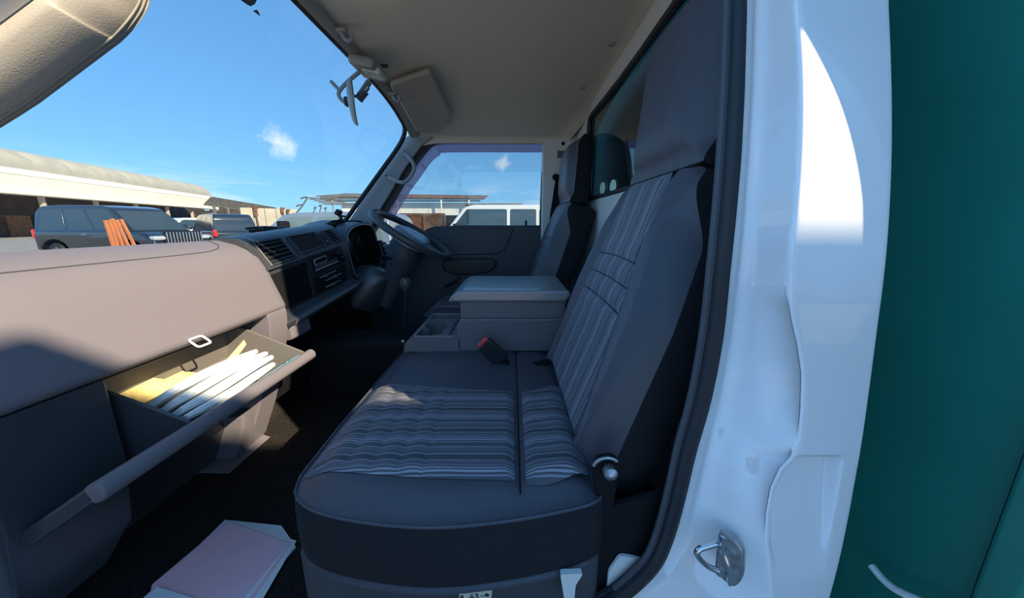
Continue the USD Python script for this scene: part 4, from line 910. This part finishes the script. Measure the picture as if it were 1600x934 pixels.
def inb(x, z, y): q = dw(x, z); return np.array([q[0], y, q[1]])
leaf([inb(-.134, .026, .556), inb(-.138, .032, .67), inb(-.100, .046, .70), inb(-.098, .048, .562)], .003, M["paper_yellow"], "folded_map", "yellow printed leaflet lying in the near end of the glovebox", "leaflet")
leaf([inb(-.130, .016, .57), inb(-.132, .018, .735), inb(-.100, .030, .76), inb(-.098, .032, .565)], .006, M["paper_yellow"], "folded_map", "pale yellow booklet under the leaflet in the glovebox", "booklet")
leaf([at(345, 572, X=-.690), at(381, 531, X=-.695), at(385, 538, X=-.685), at(357, 576, X=-.680)], .004, M["paper_yellow"], "folded_map", "yellow patterned leaflet standing behind the white documents", "leaflet")
single("drawer_coin", turned([(.0, 0), (.009, 0), (.009, .002), (0, .002)], inb(-.014, .15, .845), (-ct, 0, st_), 18), M["black"], "small black button lying on the glovebox corner near the cyan card", "button")

# papers on the floor
fz = -.664
def floorq(pxs, z): return [at(a, b, Z=z)[:2] for a, b in pxs]
env = floorq([(215, 945), (252, 912), (352, 814), (440, 823), (462, 855), (372, 955), (330, 990), (200, 985)], fz)
single("white_sheets", xy(env, fz - .002, fz + .004), M["paper_blue"], "white paper wrapper on the cab floor beneath the pink sheets", "paper")
for i in range(5):
    dx = .003 * i
    pk = np.array(floorq([(243, 918), (357, 816 + i), (452, 848 + 2 * i), (372 + 4 * (4 - i), 955), (320, 985), (235, 960)], fz)) + (.004 * (4 - i), -.001 * i)
    single("pink_sheet", xy(pk, fz + .0045 + .0016 * i, fz + .0058 + .0016 * i), M["paper_pink"] if i in (4, 2) else M["paper"], ("topmost pink sheet of the bundle on the cab floor", f"{('lowest', 'second lowest', 'middle', 'second')[min(i, 3)]} sheet of the pink paper bundle on the cab floor" + (", just under the top one" if i == 3 else ""))[0 if i == 4 else 1], "sheet of paper", "pink paper bundle")
fl_ = np.array(floorq([(215, 945), (245, 916), (330, 942), (400, 975), (200, 985)], fz + .016))
single("folded_flap", xy(fl_, fz + .0145, fz + .0158), M["paper_blue"], "white folded flap over the near end of the pink sheets", "paper")
cr = at(514, 582, Z=-.664); single("crumb", rb((.010, .008, .005), cr + (0, 0, .002), .002), M["paper"], "white crumb on the dark floor in front of the seat", "crumb")
for q in ((366, 691), (372, 686)):
    c = at(*q, Z=-.664)
    single("floor_pebble", rb((.012, .010, .007), c + (0, 0, .003), .003), M["binliner"], "small pebble on the carpet at the foot of the dash, " + ("front one" if q[0] < 370 else "one nearer the dash"), "pebble")

# chrome door striker on the pillar
sc0 = at(1128, 864, Y=.375)
for _ in range(10): sc0 = at(1128, 864, X=onz(SEAL, sc0[2]) + (onz(CREASE, sc0[2]) - onz(SEAL, sc0[2])) * .45)
za, zb_ = sc0[2] + .04, sc0[2] - .04
pa = np.array([onz(SEAL, sc0[2]), float(skin(sc0[2])) + .085]); pb = np.array([onz(CREASE, sc0[2]), float(skin(sc0[2]))])
su = np.array([*unit(pb - pa), 0]); sv_ = np.array([0, 0, 1.0]); sn_ = np.cross(su, sv_); sn_ = sn_ if sn_[0] < 0 else -sn_
sn2 = np.array([-.97, -.24, 0])
stk = thing("door_striker", "chrome door striker loop bolted to the white door pillar", "door striker", sc0)
pl_ = rounded([(-.004, -.026), (.018, -.034), (.026, -.012), (.022, .026), (.010, .036), (-.006, .034)], .010, 5)
part("striker_plate", prism(pl_, sc0 + sn_ * -.004, su, sv_, sn_ * .012, .003), M["steel"], stk)
part("plate_ridge", tube(smooth_path([sc0 + su * a + sv_ * b + sn_ * .009 for a, b in ((.000, .032), (.002, .012), (.010, -.006), (.014, -.028))], 5), .0028, 8), M["chrome"], stk)
part("striker_loop", tube(smooth_path([sc0 + sv_ * .017, sc0 + sv_ * .017 + sn2 * .024, sc0 + sv_ * .0155 + sn2 * .037, sc0 + sv_ * .006 + sn2 * .037, sc0 - sv_ * .012 + sn2 * .022, sc0 - sv_ * .020 + sn2 * .010 + su * .004, sc0 - sv_ * .021 + su * .012], 6), .0036, 12), M["chrome"], stk, smooth=60)
for a, b in ((.010, .014), (.002, -.02)): part("striker_screw", cyl(sc0 + su * a + sv_ * b + sn_ * .006, sc0 + su * a + sv_ * b + sn_ * .010, .006, 14), M["steel"], stk)

# the load box behind the cab
cb = thing("cargo_box", "dark green load box standing close behind the cab", "truck body", (.9, 1.1, -.75))
part("front_wall", rb((.03, 1.85, 1.72), (.487, 1.165, .08), .006), M["green"], cb)
part("side_wall", rb((2.4, .03, 1.72), (1.66, .255, .08), .006), M["green"], cb)
part("side_wall", rb((2.4, .03, 1.72), (1.66, 2.075, .08), .006), M["green"], cb)
part("corner_post", rb((.04, .04, 1.74), (.492, .259, .08), .004), M["green"], cb)
part("box_roof", rb((2.42, 1.85, .03), (1.67, 1.165, .95), .006), M["green"], cb)
part("floor_beam", rb((2.4, 1.7, .10), (1.67, 1.165, -.80), .01), M["matte_black"], cb)
part("beam_clamp", cat(cyl((.468, .44, -.56), (.468, .40, -.56), .03), rb((.05, .10, .06), (.455, .45, -.62), .01)), M["matte_black"], cb)
hs = [at(1362, 884, X=.45), at(1380, 905, X=.45), at(1402, 922, X=.45), at(1450, 945, X=.45), at(1520, 985, X=.45)]
single("air_hose", tube(smooth_path(hs, 6), .0042, 8), M["white_plastic"], "thin white hose running down between cab and green load box", "hose")
chs = thing("chassis_rail", "black chassis rail and suspension below the cab", "chassis", (.2, 1.1, -1.1))
for y in (.75, 1.55): part("rail", rb((3.6, .07, .12), (1.0, y, -.93), .01), M["matte_black"], chs)
def wheel(c, ax, R, w, parent):
    part("tyre", turned([(R * .62, -w / 2), (R * .93, -w / 2), (R, -w * .32), (R, w * .32), (R * .93, w / 2), (R * .62, w / 2), (R * .6, w * .3), (R * .6, -w * .3)], c, ax, 28), M["rubber"], parent)
    part("wheel_disc", turned([(R * .61, -w * .2), (R * .61, w * .38), (R * .5, w * .30), (R * .25, w * .42), (.001, w * .42)], c, ax, 20), M["steel"], parent)
wheel(np.array([-.15, .48, -1.16]), (0, -1, 0), .29, .16, chs); wheel(np.array([-.15, 1.85, -1.16]), (0, 1, 0), .29, .16, chs)
wheel(np.array([2.2, .48, -1.16]), (0, -1, 0), .29, .16, chs); wheel(np.array([2.2, 1.85, -1.16]), (0, 1, 0), .29, .16, chs)

# ================================================================ the yard outside
GZ = -H
M["asphalt"] = plain("asphalt", (.26, .25, .235), .9, bump=(60, .4), var=.2, vscale=1.2)
M["cream_wall"] = plain("cream_sheet_wall", (.80, .75, .60), .6, var=.05, vscale=.8)
M["grey_roof"] = plain("grey_roof_sheet", (.42, .40, .33), .6, var=.08, vscale=1.0)
M["white_fascia"] = plain("white_fascia", (.90, .88, .82), .5)
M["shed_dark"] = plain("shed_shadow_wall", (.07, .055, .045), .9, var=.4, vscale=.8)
M["block"] = plain("concrete_panel", (.44, .40, .32), .9, var=.14, vscale=.9, bump=(30, .3))
M["rust"] = plain("rusty_steel", (.20, .095, .06), .8, var=.45, vscale=2.5)
M["rust2"] = plain("rusted_mesh_board", (.30, .13, .06), .85, var=.4, vscale=5)
M["dark_roof"] = plain("weathered_roof", (.16, .15, .14), .8, var=.3, vscale=2)
M["car_black"] = plain("black_car_paint", (.012, .014, .019), .15, coat=1.0)
M["car_navy"] = plain("dark_blue_car_paint", (.016, .028, .045), .2, coat=1.0)
M["car_white"] = plain("white_car_paint", (.88, .88, .87), .25, coat=.8)
M["car_silver"] = plain("silver_car_paint", (.42, .46, .50), .28, metal=.5, coat=.8)
M["car_glass"] = plain("car_window", (.035, .055, .065), .06, spec=.9)
M["car_glass_pale"] = plain("pale_car_window", (.20, .27, .27), .08, spec=.8)
M["lamp_clear"] = plain("headlamp", (.6, .62, .64), .1, metal=.4)
M["lamp_red"] = plain("tail_lamp", (.70, .02, .02), .15, coat=.6)
M["orange"] = plain("orange_paint", (.46, .15, .05), .55, var=.12, vscale=4)

single("ground", rb((160, 190, .3), (-10, 60, GZ - .15), .05), M["asphalt"], "grey asphalt of the parking yard", "ground", kind="structure")

def car(name, lab, loc, head, L, W, Ht, style, paint, glass, lamp_front=True, grille=False, group=None, catg="car"):
    """A parked car: nose along HEAD, its base at loc (on the ground)."""
    hx = unit((head[0], head[1], 0)); hy = np.array([-hx[1], hx[0], 0.0]); o = np.array([loc[0], loc[1], GZ]); up = np.array([0, 0, 1.0])
    t = thing(name, lab, catg, o, group)
    # side outline, x from tail 0 to nose 1 (in L), z in Ht
    if style == "van":      base, green, zb = [(0, .22), (0, .52), (.985, .50), (1.0, .42), (1.0, .18)], [(.012, .52), (.02, .93), (.05, 1.0), (.76, 1.0), (.82, .96), (.97, .52)], .52
    elif style == "minivan": base, green, zb = [(0, .22), (0, .50), (.02, .56), (.80, .56), (.93, .53), (.985, .46), (1.0, .34), (1.0, .16)], [(.015, .54), (.03, .88), (.07, .98), (.30, 1.0), (.58, .985), (.66, .95), (.84, .55)], .54
    else:                   base, green, zb = [(0, .26), (0, .50), (.03, .60), (.70, .58), (.92, .52), (.985, .46), (1.0, .34), (1.0, .20)], [(.03, .57), (.12, .92), (.20, .99), (.45, 1.0), (.54, .95), (.73, .56)], .56
    def pt(x, y, z): return o + hx * ((x - .5) * L) + hy * y + up * z
    b = [(x, z * Ht) for x, z in base]
    arch = []
    for cx in (.80, .17):
        arch += [(cx + .115 * math.cos(a) * (1.0), .20 * Ht + .21 * Ht * max(0, math.sin(a)) * 1.0) for a in np.linspace(0, math.pi, 9)]
    low = [(1.0, .17 * Ht)] + arch + [(0, .2 * Ht)]
    b = rounded(b, .03, 3).tolist() + low[1:-1]
    bp = np.array(b)
    # bow the ends in plan so the car is not slab-ended
    secs = []
    for y, i, e in ((-W / 2, .05, .03), (-W / 2 + .025, .015, .012), (-W / 2 + .09, 0, .003), (0, 0, 0), (W / 2 - .09, 0, .003), (W / 2 - .025, .015, .012), (W / 2, .05, .03)):
        q = inset(np.c_[bp[:, 0] * L, bp[:, 1]], i) if i else np.c_[bp[:, 0] * L, bp[:, 1]]
        xx = q[:, 0] / L; xx = np.where(xx > .9, xx - e, xx); xx = np.where(xx < .05, xx + e * .5, xx)
        secs.append([pt(x, y, z) for x, z in zip(xx, q[:, 1])])
    part("body", loft(secs), paint, t, smooth=40)
    zt = Ht
    def gw(z): return W / 2 * (1 - .17 * np.clip((z - zb * Ht) / (Ht * (1 - zb)), 0, 1)) - .03
    g = rounded([(x * L, z * Ht) for x, z in green], [.02] + [.10] * (len(green) - 2) + [.02], 5)
    secs = []
    for k, i in ((-1, .03), (-.96, 0), (-.5, 0), (.5, 0), (.96, 0), (1, .03)):
        q = inset(g, i) if i else g
        secs.append([pt(x / L, k * gw(z), z + .012 * (1 - k * k) * (z > .9 * Ht)) for x, z in q])
    part("cabin", loft(secs), paint, t, smooth=40)
    # glass
    xs = [p[0] for p in green]
    def gx_at(z, front):
        pts = green[:3] if not front else green[-3:]
        pts = sorted(pts, key=lambda p: p[1]); return np.interp(z / Ht, [p[1] for p in pts], [p[0] for p in pts])
    z0, z1 = (zb + .035) * Ht, .925 * Ht
    for s in (-1, 1):
        xr0, xr1 = gx_at(z0, False) + .03, gx_at(z1, False) + .03; xf0, xf1 = gx_at(z0, True) - .035, gx_at(z1, True) - .03
        cuts = [0, .34, .66, 1.0] if style != "suv" else [0, .46, 1.0]
        for c0, c1 in zip(cuts[:-1], cuts[1:]):
            e = .012
            q = [(xr0 + (xf0 - xr0) * c0 + e, z0), (xr0 + (xf0 - xr0) * c1 - e, z0), (xr1 + (xf1 - xr1) * min(c1, 1) - e, z1), (xr1 + (xf1 - xr1) * c0 + e, z1)]
            if style == 'van':
                xa_, xb_ = xr0 + .68 * c0, (xr0 + .68 * c1 if c1 < 1 else None)
                q = [(xa_ + e, z0), ((xb_ - e) if xb_ else xf0, z0), ((xb_ - e) if xb_ else xf1, z1), (xa_ + e, z1)]
            q = rounded([(x * L, z) for x, z in q], .07, 4)
            part("side_window", loft([[pt(x / L, s * (gw(z) + h), z) for x, z in q] for h in (-.01, .006)]), glass, t)
    for nm, front in (("windscreen", True), ("rear_window", False)):
        za, zc_ = (zb + .03) * Ht, .90 * Ht; sg = 1 if front else -1
        ww = []
        for off in (-.01, .010):
            ww.append([pt(gx_at(za, front) + sg * off / L * 1.5, -gw(za) + .06, za), pt(gx_at(za, front) + sg * off / L * 1.5, gw(za) - .06, za), pt(gx_at(zc_, front) + sg * off / L * 1.5, gw(zc_) - .07, zc_), pt(gx_at(zc_, front) + sg * off / L * 1.5, -gw(zc_) + .07, zc_)])
        part(nm, loft(ww), glass, t)
    RM = np.c_[hx, hy, up]
    for s in (-1, 1):
        zl = .44 * Ht
        part("headlamp", rb((.30, .36, .14), pt(.975, s * (W / 2 - .20), zl), .05, RM), M["lamp_clear"], t)
        part("tail_lamp", rb((.10, .16, .30 if style != "van" else .34), pt(.006, s * (W / 2 - .085), .50 * Ht), .04, RM), M["lamp_red"], t)
        part("door_mirror", rb((.14, .30, .22) if paint is M["car_silver"] else (.12, .20, .15), pt(.61 if paint is M["car_silver"] else gx_at(.62 * Ht, True) - .05, s * (W / 2 + .10), (.79 if paint is M["car_silver"] else .63) * Ht), .04, RM), M["matte_black"] if style != "minivan" or paint is M["car_silver"] else paint, t)
        part("door_handle", rb((.18, .03, .03), pt(.45, s * (W / 2 + .004), .50 * Ht), .01, RM), M["chrome"], t)
    gr = part("grille", rb((.06, W * (.66 if grille else .60), .60 if grille else .34), pt(1.0, 0, (.40 if grille else .36) * Ht), .025, RM), M["matte_black"], t)
    if grille:
        for i in range(12): part("grille_bar", rb((.04, .045, .54), pt(1.008, -.55 + .10 * i, .40 * Ht), .012, RM), M["chrome"], gr)
    part("bumper", rb((.12, W * .92, .22), pt(.992, 0, .20 * Ht), .05, RM), paint, t)
    part("bumper", rb((.12, W * .92, .22), pt(.010, 0, .24 * Ht), .05, RM), paint, t)
    part("number_plate", rb((.02, .33, .165), pt(1.013, 0, .245 * Ht), .006, RM), M["white_plastic"], t)
    for cx in (.80, .17):
        for s in (-1, 1): wheel(pt(cx, s * (W / 2 - .12), .165 * Ht + .02), hy * s, .165 * Ht + .02, .2, t)
    return t

car("minivan", "black minivan with a tall chrome barred grille in front of the cream warehouse", (-13.85, 12.35), (.99, -.14), 4.9, 1.85, 1.93, "minivan", M["car_black"], M["car_glass"], grille=True)
car("car", "white estate car parked behind the nose of the black minivan", (-21.6, 22.4), (-.3, -.95), 4.5, 1.75, 1.70, "suv", M["car_white"], M["car_glass"])
car("minivan", "dark blue minivan seen from behind with red tail lamps, beside the concrete wall", (-14.75, 17.6), (-.8, .6), 4.6, 1.75, 1.78, "minivan", M["car_navy"], M["car_navy"])
car("car", "silver blue minivan parked just beyond the windscreen", (-5.0, 9.4), (-.985, .12), 4.5, 1.70, 1.60, "minivan", M["car_silver"], M["car_glass_pale"])
car("van", "white cargo van parked beyond the driver's window", (-.15, 13.2), (-1.0, 0.02), 4.8, 1.70, 1.97, "van", M["car_white"], M["car_glass"], catg="van")

# ---- warehouse on the left
W2, W1 = np.array([-61.0, 79.0]), np.array([-45.0, 28.0])
ax = unit(np.r_[W1 - W2, 0]); nx_ = np.array([ax[1], -ax[0], 0.0]); nx_ = nx_ if nx_[0] > 0 else -nx_; LW = np.linalg.norm(W1 - W2)
def wpt(s, d, z): return np.array([W2[0], W2[1], GZ]) + ax * s + nx_ * d + np.array([0, 0, z])
RW = np.c_[ax, nx_, [0, 0, 1.0]]
wh = thing("warehouse", "long cream warehouse with a rounded grey roof and open front bays", "warehouse", wpt(LW / 2, -6, 0))
part("front_wall", rb((LW, .3, 1.75), wpt(LW / 2, 0, 4.95), .02, RW), M["cream_wall"], wh)
part("eave", rb((LW + .6, 1.2, .22), wpt(LW / 2 - .3, .5, 4.08), .04, RW), M["cream_wall"], wh)
part("fascia", rb((LW - 12, .5, .55), wpt(LW / 2 + 6, -.2, 6.15), .04, RW), M["white_fascia"], wh)
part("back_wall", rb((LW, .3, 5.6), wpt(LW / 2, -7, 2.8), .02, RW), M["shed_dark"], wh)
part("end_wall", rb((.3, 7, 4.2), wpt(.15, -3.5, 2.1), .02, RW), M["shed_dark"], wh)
seg_n = 10
for i in range(seg_n):
    s0, s1 = 12 + (LW - 12) * i / seg_n, 12 + (LW - 12) * (i + 1) / seg_n
    sec = [(-.1, 6.4), (-.05, 7.0), (-.35, 7.75), (-1.1, 8.3), (-2.4, 8.6), (-4.2, 8.6), (-5.6, 8.2), (-6.4, 7.4), (-6.6, 6.4)]
    part("roof_panel", loft([[wpt(s, d, z - sag) for d, z in sec] for s, sag in ((s0 + .03, .22), (s0 + .5, .06), ((s0 + s1) / 2, 0), (s1 - .5, .06), (s1 - .03, .22))]), M["grey_roof"], wh, smooth=50)
for i in range(9):
    part("bay_post", rb((.35, .35, 4.0), wpt(1.0 + (LW - 2) * i / 8, .3, 2.0), .03, RW), plain("bay_post_paint", (.55, .42, .32), .7) if i == 0 else "/World/Looks/bay_post_paint", wh)
for i in range(12):
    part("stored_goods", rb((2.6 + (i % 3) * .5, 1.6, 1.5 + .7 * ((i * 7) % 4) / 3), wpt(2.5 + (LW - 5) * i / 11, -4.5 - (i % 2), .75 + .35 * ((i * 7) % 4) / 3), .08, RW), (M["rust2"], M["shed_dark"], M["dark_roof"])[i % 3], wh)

# ---- far shed roof behind the concrete wall
def wall_between(p, q): return np.asarray(p, float), np.asarray(q, float)
a_, b_ = at(336, 308, Y=55), at(431, 324, Y=72)
fs = thing("far_shed", "weathered grey shed roof rising behind the concrete wall", "shed", (a_ + b_) / 2 + (0, 0, -a_[2] + GZ))
ud = unit(np.r_[(b_ - a_)[:2], 0])
rp = [[a_ + (b_ - a_) * t + np.array([0, 0, -.0]) + h for h in (np.zeros(3), np.array([-.6, -.9, -1.15]), np.array([-.6, -.9, -1.35]), np.array([-2, 3, -1.35]))] for t in np.linspace(-.05, 1, 14)]
part("roof_sheet", loft(rp), M["dark_roof"], fs)
for i in range(6):
    q = a_ + (b_ - a_) * (i / 5.5); part("post", rb((.3, .3, q[2] - 1.3 - GZ), (q[0] - .6, q[1] + .2, (q[2] - 1.3 + GZ) / 2), .03), M["dark_roof"], fs)
part("back_wall", loft([[q + np.array([-1, 1.5, -1.3]), np.r_[(q + np.array([-1, 1.5, 0]))[:2], GZ], np.r_[(q + np.array([-1, 1.8, 0]))[:2], GZ], q + np.array([-1, 1.8, -1.3])] for q in (a_, b_)]), M["shed_dark"], fs)

# ---- concrete panel wall with rusty brackets
c0, c1 = at(374, 324, Y=31.5), at(463, 327, Y=35.5)
cw = thing("concrete_wall", "sunlit concrete panel wall with rust streaks beside the warehouse", "wall", np.r_[((c0 + c1) / 2)[:2], GZ])
n = 5; dirw = unit(np.r_[(c1 - c0)[:2], 0]); nw = np.array([dirw[1], -dirw[0], 0])
for i in range(n):
    p, q = c0 + (c1 - c0) * (i / n), c0 + (c1 - c0) * ((i + 1) / n); Lp = np.linalg.norm((q - p)[:2]); zt_ = (p[2] + q[2]) / 2
    part("concrete_panel", rb((Lp - .03, .16, zt_ - GZ), np.r_[((p + q) / 2)[:2], (zt_ + GZ) / 2], .02, np.c_[dirw, np.cross([0, 0, 1], dirw), [0, 0, 1]]), M["block"], cw)
for px_, py0, py1, w_ in ((396, 323, 338, .24), (438, 325, 333, .16), (447, 328, 333, .12)):
    t_ = (px_ - 374) / 89; q0 = c0 + (c1 - c0) * t_; ztop = at(px_, py0, Y=q0[1])[2]; zbot = at(px_, py1, Y=q0[1])[2]
    part("rust_bracket", cat(rb((w_, .22, ztop - zbot), (q0[0] + nw[0] * .2, q0[1] + nw[1] * .2 - .1, (ztop + zbot) / 2), .03), rb((w_ * 1.5, .35, .15), (q0[0] + nw[0] * .2, q0[1] - .1, ztop), .03)), M["rust"], cw)
    part("rust_pipe", tube([(q0[0] + .25, q0[1] - .25, zbot + .2), (q0[0] + .30, q0[1] - .25, GZ)], .05, 8), M["rust"], cw)

# ---- orange steel frames in front of the black minivan
of = at(170, 376, Y=7.6)
for i, (pb_, tx, ty) in enumerate(((170, 164, 344), (177, 170, 343), (185, 175, 341), (193, 182, 343), (203, 189, 342))):
    b = at(pb_ + 6, 381, Y=7.4 + .12 * i); tpp = at(tx, ty, Y=7.5 + .12 * i); b = tpp + (b - tpp) * ((GZ - tpp[2]) / (b[2] - tpp[2]))
    w = np.array([.0, .025, 0])
    single("orange_stake", loft([[q + w * k + np.array([s * .019, 0, 0]) for k, s in ((-1, -1), (-1, 1), (1, 1), (1, -1))] for q in (b, tpp)]), M["orange"], f"upright orange steel stake before the black minivan, {('first', 'second', 'third', 'fourth', 'last')[i]} of five from the left", "stake", "orange stakes")
b = at(207, 378, Y=8.2); tpp = at(194, 352, Y=8.2); l2 = at(186, 353, Y=8.2); bb = b + (b - tpp) * 1.9; 
single("orange_strut", tube(smooth_path([l2, tpp, b, np.r_[bb[:2], GZ]], 6), .03, 8), M["orange"], "slanting orange steel strut beside the upright orange stakes", "strut")

# ---- hooked poles seen over the silver car
def poleset(name, lab, paths, r, mat, base):
    t = thing(name, lab, "pole", base)
    for pth in paths: part("rod", tube(pth, r, 8), mat, t)
Yp = 12.5
def A(px_, py_, y=Yp): return at(px_, py_, Y=y)
gb0 = A(462, 334); 
poleset("hooked_pole", "dark steel pole with two hooked arms standing above the silver car", [[np.r_[gb0[:2] - (.25, 0), GZ], gb0, A(472, 322), A(481, 308)], [A(481, 308), A(476, 308), A(470, 310)], [A(474, 320), A(468, 320), A(463, 322)]], .026, M["dark_roof"], np.r_[gb0[:2], GZ])
for i, q in enumerate(((489, 333, 494, 323), (500, 330, 502, 320), (508, 331, 510, 324))):
    a, b = A(q[0], q[1]), A(q[2], q[3])
    poleset("hooked_pole", ("thin slanting rod", "short rod with a bent tip", "shortest rod")[i] + " behind the silver car's roof, beside the canopy", [[np.r_[a[:2], GZ], a, b], [b, b + (-.10, 0, -.05)]], .02, M["dark_roof"], np.r_[a[:2], GZ])

# ---- rusty canopy with white wall and mesh crates
YC = 24.0
cn = thing("canopy_shed", "long open shed with a rusty corrugated roof and a white wall below it", "shed", (-4.0, YC + 2, GZ))
l0, l1, r0, r1 = at(494, 301, Y=YC), at(500, 306, Y=YC), at(757, 305, Y=YC), at(762, 316, Y=YC)
n = 46
for i in range(n):
    t0_, t1_ = i / n, (i + 1) / n
    p, q = l0 + (r0 - l0) * t0_, l0 + (r0 - l0) * t1_
    z0_ = p[2] + .05 * (i % 3) * .4
    part("roof_sheet", loft([[np.array([x, YC - .1, p[2] - .20]), np.array([x, YC + 4.2, p[2] + .32]), np.array([x, YC + 4.2, p[2] + .26]), np.array([x, YC - .1, p[2] - .26])] for x in (p[0], q[0] - .012)]), (M["rust"] if 12 < i else M["dark_roof"]), cn)
part("eave_beam", rb((r0[0] - l1[0], .14, .16), ((r0[0] + l1[0]) / 2, YC + .0, l0[2] - .36), .02), M["dark_roof"], cn)
part("eave_gutter", rb((r0[0] - l1[0] - .6, .2, .10), ((r0[0] + l1[0]) / 2, YC + .2, l0[2] - .52), .02), M["grey_roof"], cn)
for i in range(5):
    x = l0[0] - .1 + .28 * i; part("rafter_end", tube([(x - .35, YC - .55, l0[2] - .36 - .10 * i), (x + 1.6, YC - .3, l0[2] - .42 - .10 * i)], .035, 6), M["dark_roof"], cn)
for px_ in (521, 622, 690, 733):
    q = at(px_, 330, Y=YC); part("canopy_post", rb((.10, .10, l0[2] - .45 - GZ), (q[0], YC, (l0[2] - .45 + GZ) / 2), .02), M["white_fascia"], cn)
wz0, wz1 = at(650, 336, Y=YC + .5)[2], at(650, 317, Y=YC + .5)[2]
x0, x1 = at(535, 330, Y=YC + .5)[0], at(737, 330, Y=YC + .5)[0]
for i in range(9):
    xa, xb = x0 + (x1 - x0) * i / 9, x0 + (x1 - x0) * (i + 1) / 9
    part("white_panel", rb((xb - xa - .02, .1, wz1 - wz0), ((xa + xb) / 2, YC + .5, (wz0 + wz1) / 2), .01), M["white_fascia"], cn)
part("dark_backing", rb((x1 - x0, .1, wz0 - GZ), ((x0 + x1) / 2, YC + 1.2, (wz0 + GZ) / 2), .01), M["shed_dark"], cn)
xs_ = [at(q, 340, Y=YC - 2)[0] for q in (624, 662, 664, 695)]; zt2 = at(640, 334, Y=YC - 2)[2]
for i, (xa, xb, mt, lb) in enumerate(((xs_[0], xs_[1], M["rust2"], "rust brown mesh crate under the canopy, left of the grey one"), (xs_[2], xs_[3], M["dark_roof"], "grey mesh crate under the canopy beside the van's windscreen"))):
    t = thing("mesh_crate", lb, "crate", ((xa + xb) / 2, YC - 2, GZ))
    part("crate_board", rb((xb - xa - .1, .05, zt2 - GZ - .1), ((xa + xb) / 2, YC - 1.9, (zt2 + GZ) / 2), .01), mt, t)
    for x in (xa, xb): part("crate_post", rb((.08, .1, zt2 - GZ), (x, YC - 2, (zt2 + GZ) / 2), .01), M["rust"], t)
    part("crate_rail", rb((xb - xa, .1, .08), ((xa + xb) / 2, YC - 2, zt2), .01), M["rust"], t)
    bars = []
    for k in range(9):
        u0 = k / 9; xs2 = xa + (xb - xa) * u0
        bars.append(tube([(xs2, YC - 2.0, zt2), (min(xs2 + 1.0, xb), YC - 2.0, zt2 - min(1.0, xb - xs2))], .018, 5))
        bars.append(tube([(xb - (xb - xa) * u0, YC - 2.02, zt2), (max(xb - (xb - xa) * u0 - 1.0, xa), YC - 2.02, zt2 - min(1.0, xb - (xb - xa) * u0 - xa))], .018, 5))
    part("wire_mesh", cat(*bars), M["rust"], t, kind="stuff")
rk = at(750, 320, Y=13.2)
single("flat_roof", cat(rb((2.1, .8, .07), at(772, 320, Y=13.2) + (0, 0, .0), .02), *[rb((.08, .08, 1.9), (at(q, 320, Y=13.4)[0], 13.4, at(772, 320, Y=13.2)[2] - .95), .01) for q in (740, 805)]), M["dark_roof"], "flat dark rack top showing above the white van's roof", "rack")

# ---- the neighbouring box truck whose body shades the lower cab (behind the photographer)
bt_ = thing("box_truck", "white box truck parked alongside, near the load box and passenger doorway", "truck", (4.6, -2.6, GZ))
TOPZ = .010 + 1.12 * (.33 + 1.5)
part("box_body", rb((3.2, 2.2, TOPZ + .45), (3.8, -2.6, (TOPZ - .45) / 2), .012), M["car_white"], bt_)
part("truck_cab", rb((1.4, 2.0, 1.6), (6.2, -2.6, GZ + 1.35), .15), M["car_white"], bt_)
part("truck_windscreen", rb((.05, 1.7, .7), (6.90, -2.6, GZ + 1.7), .02), M["car_glass"], bt_)
part("frame_rail", rb((4.6, .8, .2), (4.5, -2.6, GZ + .75), .02), M["matte_black"], bt_)
for x in (3.0, 6.2):
    for s in (-1, 1): wheel(np.array([x, -2.6 + s * .9, GZ + .42]), (0, s, 0), .42, .24, bt_)
